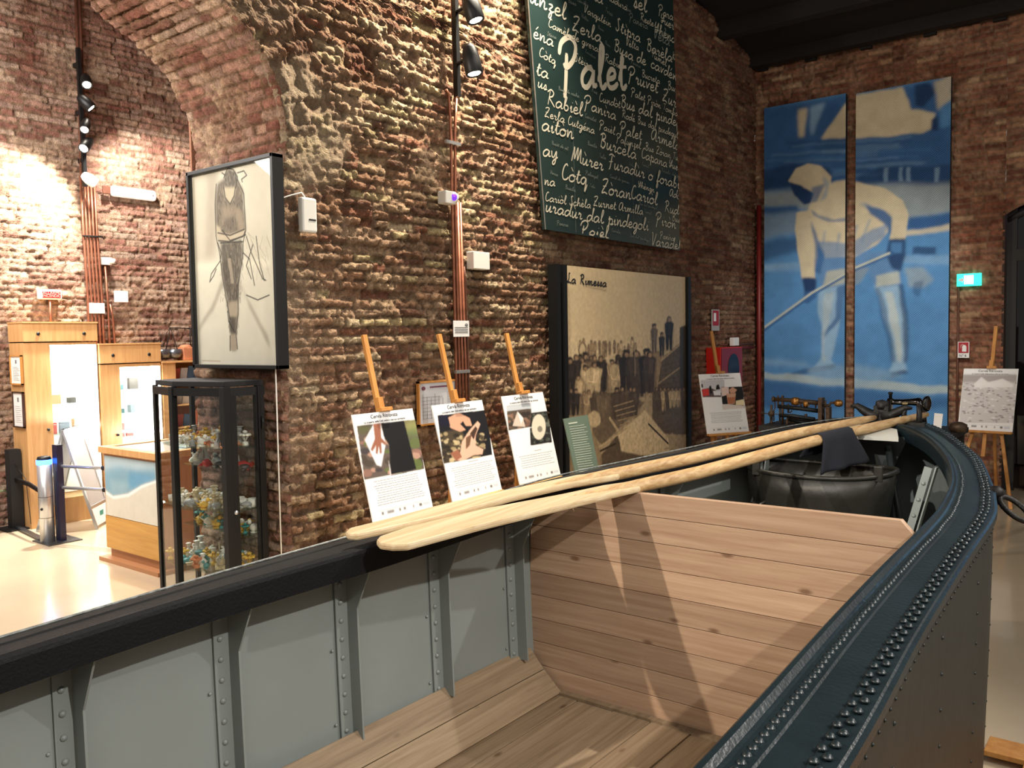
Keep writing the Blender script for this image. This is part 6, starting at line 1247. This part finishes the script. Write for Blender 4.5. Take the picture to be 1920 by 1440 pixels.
f([(0,1),(1,1),(1,.72),(.72,.60),(.45,.42),(.15,.33),(0,.40)], (124,160,178), .015); f([(0,1),(1,1),(1,.9),(.6,.82),(.3,.86),(0,.75)], (178,196,204), .02, .8); f([(.5,.8),(1,.8),(1,.74),(.75,.62),(.55,.5),(.45,.55)], (96,150,184), .02, .8); f([(.1,.6),(.5,.6),(.4,.45),(.12,.4)], (150,180,190), .02, .7)
f([(0,.40),(.15,.33),(.45,.42),(.72,.60),(1,.72),(1,.69),(.73,.565),(.47,.385),(.16,.29),(0,.35)], (242,242,236), .008); C.A *= (.92+.16*fbm(C.X, C.Y, 14, 91, 4))[..., None]; C.build('wave_picture', M_print, co)
m = MB(); m.box((cx0, cy0-.004, .10), (cx1, cy0, .355)); m.build('front_board', wood('oak_gold', (222, 168, 84), (200, 146, 66), 0, 30, .4, False, along=2.), co)
for k, (x, y, c, nm) in enumerate(((-5.98, 3.6, (240, 240, 236), 'white'), (-6.2, 3.75, (90, 140, 190), 'blue'))):
    m = MB(); m.box((x-.08, y-.05, ch_), (x+.06, y+.05, ch_+.02)); o = m.build('leaflet_stack', mat('leaflet_'+nm, c, .5)); tag(o, '%s stack of leaflets lying on the shop counter' % nm, 'leaflets')
# turnstile
tb_ = empty('turnstile', (-7.64, 3.27, 0), 'steel turnstile post with a glowing blue ring and two grey arms', 'turnstile'); tx, ty = -7.62, 3.24
m = MB(); m.lathe([(.058, 0), (.058, .70)], (tx, ty, 0), (0, 0, 1), 28); m.build('post', M_alu, tb_)
m = MB(); m.lathe([(.060, .68), (.062, .69), (.062, .715), (.060, .72)], (tx, ty, 0), (0, 0, 1), 28); m.build('light_ring', mat('blue_ring', (60, 130, 255), .4, emit=(50, 120, 255), es=7), tb_)
m = MB(); m.lathe([(.058, .72), (.05, .745), (.03, .75), (0, .75)], (tx, ty, 0), (0, 0, 1), 28); m.build('cap', M_black, tb_); m = MB(); m.lathe([(.0592, .40), (.0592, .403)], (tx, ty, 0), (0, 0, 1), 28); m.lathe([(.0592, .22), (.0592, .223)], (tx, ty, 0), (0, 0, 1), 28); m.blob((tx+.03, ty-.05, .30), (.012, .012, .012)); m.build('seams', M_black, tb_)
m = MB(); m.box((tx-.16, ty-.06, 0), (tx+.16, ty+.22, .01)); m.build('base_plate', mat('steel_plate', (90, 92, 96), .35, .8), tb_)
m = MB(); m.box((tx+.0, ty+.07, 0), (tx+.085, ty+.12, .84)); m.build('dark_post', mat('navy_post', (22, 24, 52), .4), tb_)
for y0_, y1_ in ((875, 862), (912, 893)):
    a = aZ(103, y0_, .66 if y0_ == 875 else .50); a = np.array([tx+.05, ty+.10, .655 if y0_ == 875 else .47]); b = a+np.array([.95, .32, 0]); mid = a+(b-a)*.52
    m = MB(); m.tube([a, b], .015, 8); m.build('arm', M_alu, tb_); m = MB(); m.tube([a+(b-a)*.48, a+(b-a)*.56], .022, 8); m.build('sleeve', M_black, tb_)
m = MB(); c_ = np.array([tx+.05+.95*.82, ty+.10+.32*.82-.02, .565]); m.lathe([(.055, 0), (.055, .006), (0, .007)], c_, (.35, -.94, 0), 24); m.build('arrow_disc', mat('blue_sign', (30, 70, 150), .4), tb_)
m = MB(); exa = Vector((.94, .35, 0)); cc_ = Vector(c_)+Vector((.35, -.94, 0))*.008; pts = [(-.008,-.035),(.008,-.035),(.008,.005),(.025,.005),(0,.038),(-.025,.005),(-.008,.005)]; m.prism([tuple(cc_+exa*u+Vector((0, 0, v))) for u, v in pts], (.0007, -.0019, 0)); m.build('arrow', M_paper, tb_)
# black railing post on the far left
rl = empty('barrier_post', (-8.35, 3.15, 0), 'square black barrier post with curved tubes at the far left edge', 'barrier')
px_, py_ = aZ(18, 985, 0)[0], aZ(18, 985, 0)[1]; px_ += .2; py_ -= .02
m = MB(); m.box((px_-.05, py_-.05, 0), (px_+.05, py_+.05, .74)); m.build('post', M_blackmat, rl); m = MB(); m.box((px_-.13, py_-.13, 0), (px_+.13, py_+.13, .012)); m.build('foot_plate', M_blackmat, rl)
m = MB(); d_ = Vector((tx-px_, ty-py_, 0)); 
for z in (.47, .45):
    m.tube([Vector((px_, py_, z)), Vector((px_, py_, z))+d_*.5+Vector((0, 0, .0)), Vector((px_, py_, z-.03))+d_*.85, Vector((px_, py_, z-.18))+d_*.97], .012, 8)
m.tube([Vector((px_, py_, .62)), Vector((px_, py_, .5))+d_*.4, Vector((px_, py_, .1))+d_*.5], .003, 5); m.build('rail', M_black, rl)
m = MB(); a, b = aZ(30, 987, .02), aZ(82, 1012, .02); m.bar(a, b, .04, .02); o = m.build('floor_duct', mat('steel_plate', (90, 92, 96), .35, .8)); tag(o, 'metal cable duct on the floor between the black post and the turnstile', 'duct')
pt = empty('potted_plant', (-8.35, 2.75, 0), 'green leafy plant at the very left edge', 'plant'); m = MB(); r = random.Random(2); ps = aZ(-8, 985, 0); psx, psy = -8.24, 2.98
for k in range(26):
    a_ = r.uniform(0, 2*PI); l_ = r.uniform(.12, .22); z0 = r.uniform(.25, .45); b0 = Vector((psx, psy, z0)); dv = Vector((math.cos(a_), math.sin(a_), .35)); s_ = dv.cross(Vector((0, 0, 1))).normalized()*.022; m.add([b0, b0+dv*l_*.5+s_, b0+dv*l_-Vector((0, 0, .05)), b0+dv*l_*.5-s_], [(0, 1, 2, 3)])
m.build('foliage', mat('leaf', (52, 92, 50), .5), pt); m = MB(); m.lathe([(.08, 0), (.11, .2), (.10, .2), (.09, .18), (0, .18)], (psx, psy, 0)); m.tube([(psx, psy, .15), (psx, psy, .45)], .01, 6); m.build('pot', M_blackmat, pt)
# A-frame sign
F = [aZ(x, y, 0) for x, y in ((70, 997), (112, 977), (168, 975), (206, 993))]
rA = (F[0]+F[1])/2; rB = (F[2]+F[3])/2; 
af = empty('a_frame_sign', (float((rA+rB)[0]/2), float((rA+rB)[1]/2), 0), 'grey aluminium A-frame board standing open before the tallest oak cabinet', 'sign')
L0, L1, R0, R1 = np.array([-8.14, 3.36, 0]), np.array([-8.06, 3.70, 0]), np.array([-7.80, 3.88, 0]), np.array([-7.66, 3.58, 0])
L0, L1 = aZ(70, 997, 0), aZ(111, 976, 0); 
hx_ = (L1-L0)/np.linalg.norm(L1-L0); L1 = L0+hx_*.40; nn_ = np.array([hx_[1], -hx_[0], 0]); nn_ = nn_ if nn_[0] > 0 else -nn_; R0 = L0+nn_*.52; R1 = L1+nn_*.52; T0 = (L0+R0)/2+np.array([0, 0, .92]); T1 = (L1+R1)/2+np.array([0, 0, .92])
for (a, b, t0, t1, nm) in ((L0, L1, T0, T1, 'left'), (R0, R1, T0, T1, 'right')):
    fr_ = MB(); fr_.bar(a, t0, .025, .02, nn_); fr_.bar(b, t1, .025, .02, nn_); k = .22; p0_, p1_ = a+(t0-a)*k, b+(t1-b)*k; fr_.bar(p0_, p1_, .02, .02); fr_.bar(t0, t1, .03, .02); f_ = fr_.build('leg_frame', M_alu, af)
    m = MB(); off = nn_*(.004 if nm == 'left' else -.004); m.prism([tuple(p0_), tuple(p1_), tuple(t1), tuple(t0)], tuple(off)); m.build('board', mat('aframe_board', (168, 160, 154), .5), af)
m = MB(); e0, e1 = R0+(T0-R0)*.03, R1+(T1-R1)*.03; e2, e3 = R1+(T1-R1)*.2, R0+(T0-R0)*.2; m.prism([tuple(p) for p in (e0, e1, e2, e3)], tuple(nn_*.004)); m.build('lower_card', M_paper, af)
m = MB(); mid = (e0+e1+e2+e3)/4+nn_*.005; m.bar(mid-hx_*.04, mid+hx_*.04, .07, .004, nn_); m.build('teal_logo', mat('teal', (60, 160, 150), .5), af)

# ---------------------------------------------------------------- black glass case crowded with shell figurines
cA, cB, cC, cD = (-4.85, 2.72), (-4.55, 2.655), (-4.17, 2.745), (-4.15, 2.985); cE = (-4.86, 2.985); HT = 1.478
gc = empty('glass_case', (-4.5, 2.85, 0), 'tall black metal and glass case crowded with small shell figurines beside the brick pier', 'display case')
def post(p, w_=.035): m = MB(); m.box((p[0]-w_/2, p[1]-w_/2, 0), (p[0]+w_/2, p[1]+w_/2, HT-.03)); m.build('post', M_black, gc, bevel=.002)
post(cA, .026); post(cB, .035); post(cC, .045); post((cD[0], cD[1]-.03), .04); post((cE[0], cE[1]-.02), .026)
outl = [cA, cB, cC, cD, cE]
m = MB(); m.prism([(x, y, HT-.03) for x, y in outl], (0, 0, .03)); m.build('top', M_blackmat, gc, bevel=.002)
m = MB(); m.prism([(x, y, .05) for x, y in outl], (0, 0, .05)); m.build('base', M_blackmat, gc)
m = MB()
for z in (HT-.06, .12):
    for p, q_ in ((cA, cB), (cB, cC), (cC, cD)): m.bar((p[0], p[1], z), (q_[0], q_[1], z), .03, .045)
p, q_ = cC, cD
for s_ in (.16, .84): x = p[0]+(q_[0]-p[0])*s_; y = p[1]+(q_[1]-p[1])*s_; m.box((x-.014, y-.022, .1), (x+.014, y+.022, HT-.05))
m.build('rails', M_black, gc)
m = MB(); m.lathe([(.012, 0), (.012, .012), (0, .016)], (cC[0]+.02, cC[1]+.03, .74), (1, 0, 0), 12); m.build('lock', M_alu, gc); m = MB(); m.tube([(cD[0]+.03, cD[1]-.03, 1.20), (cD[0]+.03, cD[1]-.03, 1.27)], .008, 8); m.build('hinge', M_black, gc)
for p, q_ in ((cA, cB), (cB, cC), (cC, cD), (cE, cA)): m = MB(); m.bar((p[0], p[1], (HT+.1)/2), (q_[0], q_[1], (HT+.1)/2), .004, HT-.2); m.build('glass_pane', M_glass, gc)
m = MB(); m.box((cE[0], cE[1]-.004, .1), (cD[0], cD[1], HT-.04)); m.build('glass_pane', M_glass, gc)
SH = [(1.10, 1.0, 'top'), (.955, .5, 'narrow upper'), (.74, 1.0, 'middle'), (.585, .5, 'narrow lower'), (.385, 1.0, 'lower'), (.105, 1.0, 'bottom')]
def inset(p, k): c = np.array([-4.5, 2.86]); q = np.array(p); return c+(q-c)*k
for z, dep, nm in SH[:-1]:
    poly = [inset(p, .96) for p in outl]
    if dep < 1: poly = [(x, max(y, 2.86)) for x, y in poly]
    m = MB(); m.prism([(x, y, z-.006) for x, y in poly], (0, 0, .006)); m.build('glass_shelf', M_shelf, gc)
FC = {'white': (226, 222, 212), 'cream': (214, 196, 160), 'brown': (150, 96, 66), 'yellow': (214, 170, 60), 'grey': (150, 150, 148), 'teal': (60, 130, 130), 'red': (176, 40, 36), 'dark': (50, 48, 50), 'orange': (206, 120, 70)}
def fig_mesh(kind):
    m = MB()
    if kind == 'bird': m.blob((0, 0, .018), (.018, .012, .014), 8, 5, .08); m.blob((.016, 0, .036), (.008, .008, .009), 7, 5); m.lathe([(.004, 0), (0, .010)], (.023, 0, .036), (1, 0, 0), 6); m.add([(-.014, -.002, .022), (-.036, 0, .036), (-.014, .002, .014)], [(0, 1, 2)]); m.lathe([(.012, 0), (.014, .004), (.006, .006)], (0, 0, 0), n=8)
    elif kind == 'turtle': m.blob((0, 0, .014), (.026, .020, .014), 10, 5, .05); m.blob((.030, 0, .018), (.009, .007, .008), 7, 4); [m.blob((sx*.018, sy*.018, .006), (.009, .006, .006), 6, 4) for sx in (-1, 1) for sy in (-1, 1)]
    elif kind == 'boat': m.prism([(-.03, 0, 0), (.028, 0, 0), (.038, 0, .014), (-.036, 0, .014)], (0, .014, 0)); m.tube([(0, .007, .012), (0, .007, .06)], .0015, 5); m.prism([(.003, .007, .02), (.028, .007, .02), (.003, .007, .058)], (0, .001, 0)); m.prism([(-.003, .007, .02), (-.022, .007, .02), (-.003, .007, .05)], (0, .001, 0))
    elif kind == 'cup': m.lathe([(.014, 0), (.018, .01), (.019, .034), (.0165, .034), (.015, .012), (0, .01)], (0, 0, 0), n=14); m.tube([(.018, 0, .028), (.028, 0, .024), (.028, 0, .012), (.018, 0, .008)], .0025, 6)
    elif kind == 'doll': m.lathe([(.018, 0), (.014, .02), (.006, .036), (.005, .04)], (0, 0, 0), n=10); m.blob((0, 0, .048), (.009, .009, .010), 8, 5); m.blob((0, 0, .056), (.014, .014, .003), 8, 4); m.tube([(-.005, 0, .034), (-.018, -.004, .022)], .003, 5); m.tube([(.005, 0, .034), (.018, -.004, .022)], .003, 5)
    elif kind == 'shell': 
        for k in range(6): t = k*1.05; r = .016*(1-.13*k); m.blob((.006*math.cos(t), .006*math.sin(t), .010+.007*k), (r, r, r*.7), 8, 4, .06)
    elif kind == 'flower':
        m.lathe([(.012, 0), (.010, .012), (.002, .014)], (0, 0, 0), n=8)
        for k in range(7): a_ = 2*PI*k/7; m.tube([(0, 0, .012), (.010*math.cos(a_), .010*math.sin(a_), .03)], .0012, 4); m.blob((.014*math.cos(a_), .014*math.sin(a_), .036), (.008, .008, .005), 6, 4, .1)
        m.blob((0, 0, .046), (.009, .009, .006), 6, 4, .1)
    return m
KN = {'bird': 'bird', 'turtle': 'turtle', 'boat': 'sailing boat', 'cup': 'cup', 'doll': 'figure with a hat', 'shell': 'spiral shell', 'flower': 'flower bunch'}
cache = {}
def figurine(kind, cn, x, y, z, sc, where):
    key = (kind, cn)
    if key not in cache:
        o = fig_mesh(kind).build('shell_figurine', mat('fig_'+cn, FC[cn], .4, 0, .2, 60), None); o.location = (0, 0, 0); cache[key] = [o, False]; me = o.data
    o, used = cache[key]
    if used: o = o.copy(); COL.objects.link(o)
    else: cache[key][1] = True
    o.location = (x, y, z); o.scale = (sc,)*3; o.rotation_euler = (0, 0, random.uniform(0, 2*PI))
    tag(o, '%s shell %s on the %s shelf of the black glass case' % (cn, KN[kind], where), 'figurine', '%s %s figurines on the %s shelf of the glass case' % (cn, kind, where)); return o
_b0 = MB.build
PLAN = [(1.10, 'top', [('bird', 'white'), ('turtle', 'brown'), ('shell', 'orange'), ('flower', 'white'), ('doll', 'grey'), ('turtle', 'orange'), ('flower', 'yellow'), ('boat', 'white')], 46, (2.72, 2.94)),
        (.955, 'narrow upper', [('boat', 'grey'), ('turtle', 'dark'), ('turtle', 'red'), ('bird', 'grey'), ('shell', 'white')], 16, (2.88, 2.95)),
        (.74, 'middle', [('shell', 'cream'), ('flower', 'cream'), ('doll', 'cream'), ('cup', 'white'), ('bird', 'yellow'), ('turtle', 'grey'), ('flower', 'white')], 46, (2.72, 2.94)),
        (.585, 'narrow lower', [('bird', 'white'), ('bird', 'yellow'), ('boat', 'dark'), ('flower', 'teal'), ('shell', 'grey')], 16, (2.88, 2.95)),
        (.385, 'lower', [('bird', 'teal'), ('flower', 'yellow'), ('doll', 'white'), ('flower', 'orange'), ('shell', 'white'), ('boat', 'cream'), ('turtle', 'teal')], 46, (2.72, 2.94)),
        (.105, 'bottom', [('shell', 'white'), ('bird', 'white'), ('cup', 'white')], 22, (2.75, 2.93))]
for z, where, kinds, n, (ya, yb_) in PLAN:
    placed = []; tries = 0
    while len(placed) < n and tries < 3000:
        tries += 1; x = random.uniform(-4.80, -4.21); y = random.uniform(ya, yb_)
        if y < 2.70+.04 and (x < -4.66 or x > -4.35): continue
        if any(math.hypot(x-a, y-b) < .035 for a, b in placed): continue
        placed.append((x, y)); k, c = random.choice(kinds); figurine(k, c, x, y, z+.001, random.uniform(1.05, 1.65)*(1.0 if y < 2.86 else 1.15), where)
# convert the lettering curves to meshes
bpy.context.view_layer.update(); dg = bpy.context.evaluated_depsgraph_get()
for o in TEXTS:
    me = bpy.data.meshes.new_from_object(o.evaluated_get(dg)); n = bpy.data.objects.new('lettering', me); COL.objects.link(n); n.parent = o.parent; n.matrix_basis = o.matrix_basis.copy(); cu = o.data; bpy.data.objects.remove(o); bpy.data.curves.remove(cu)
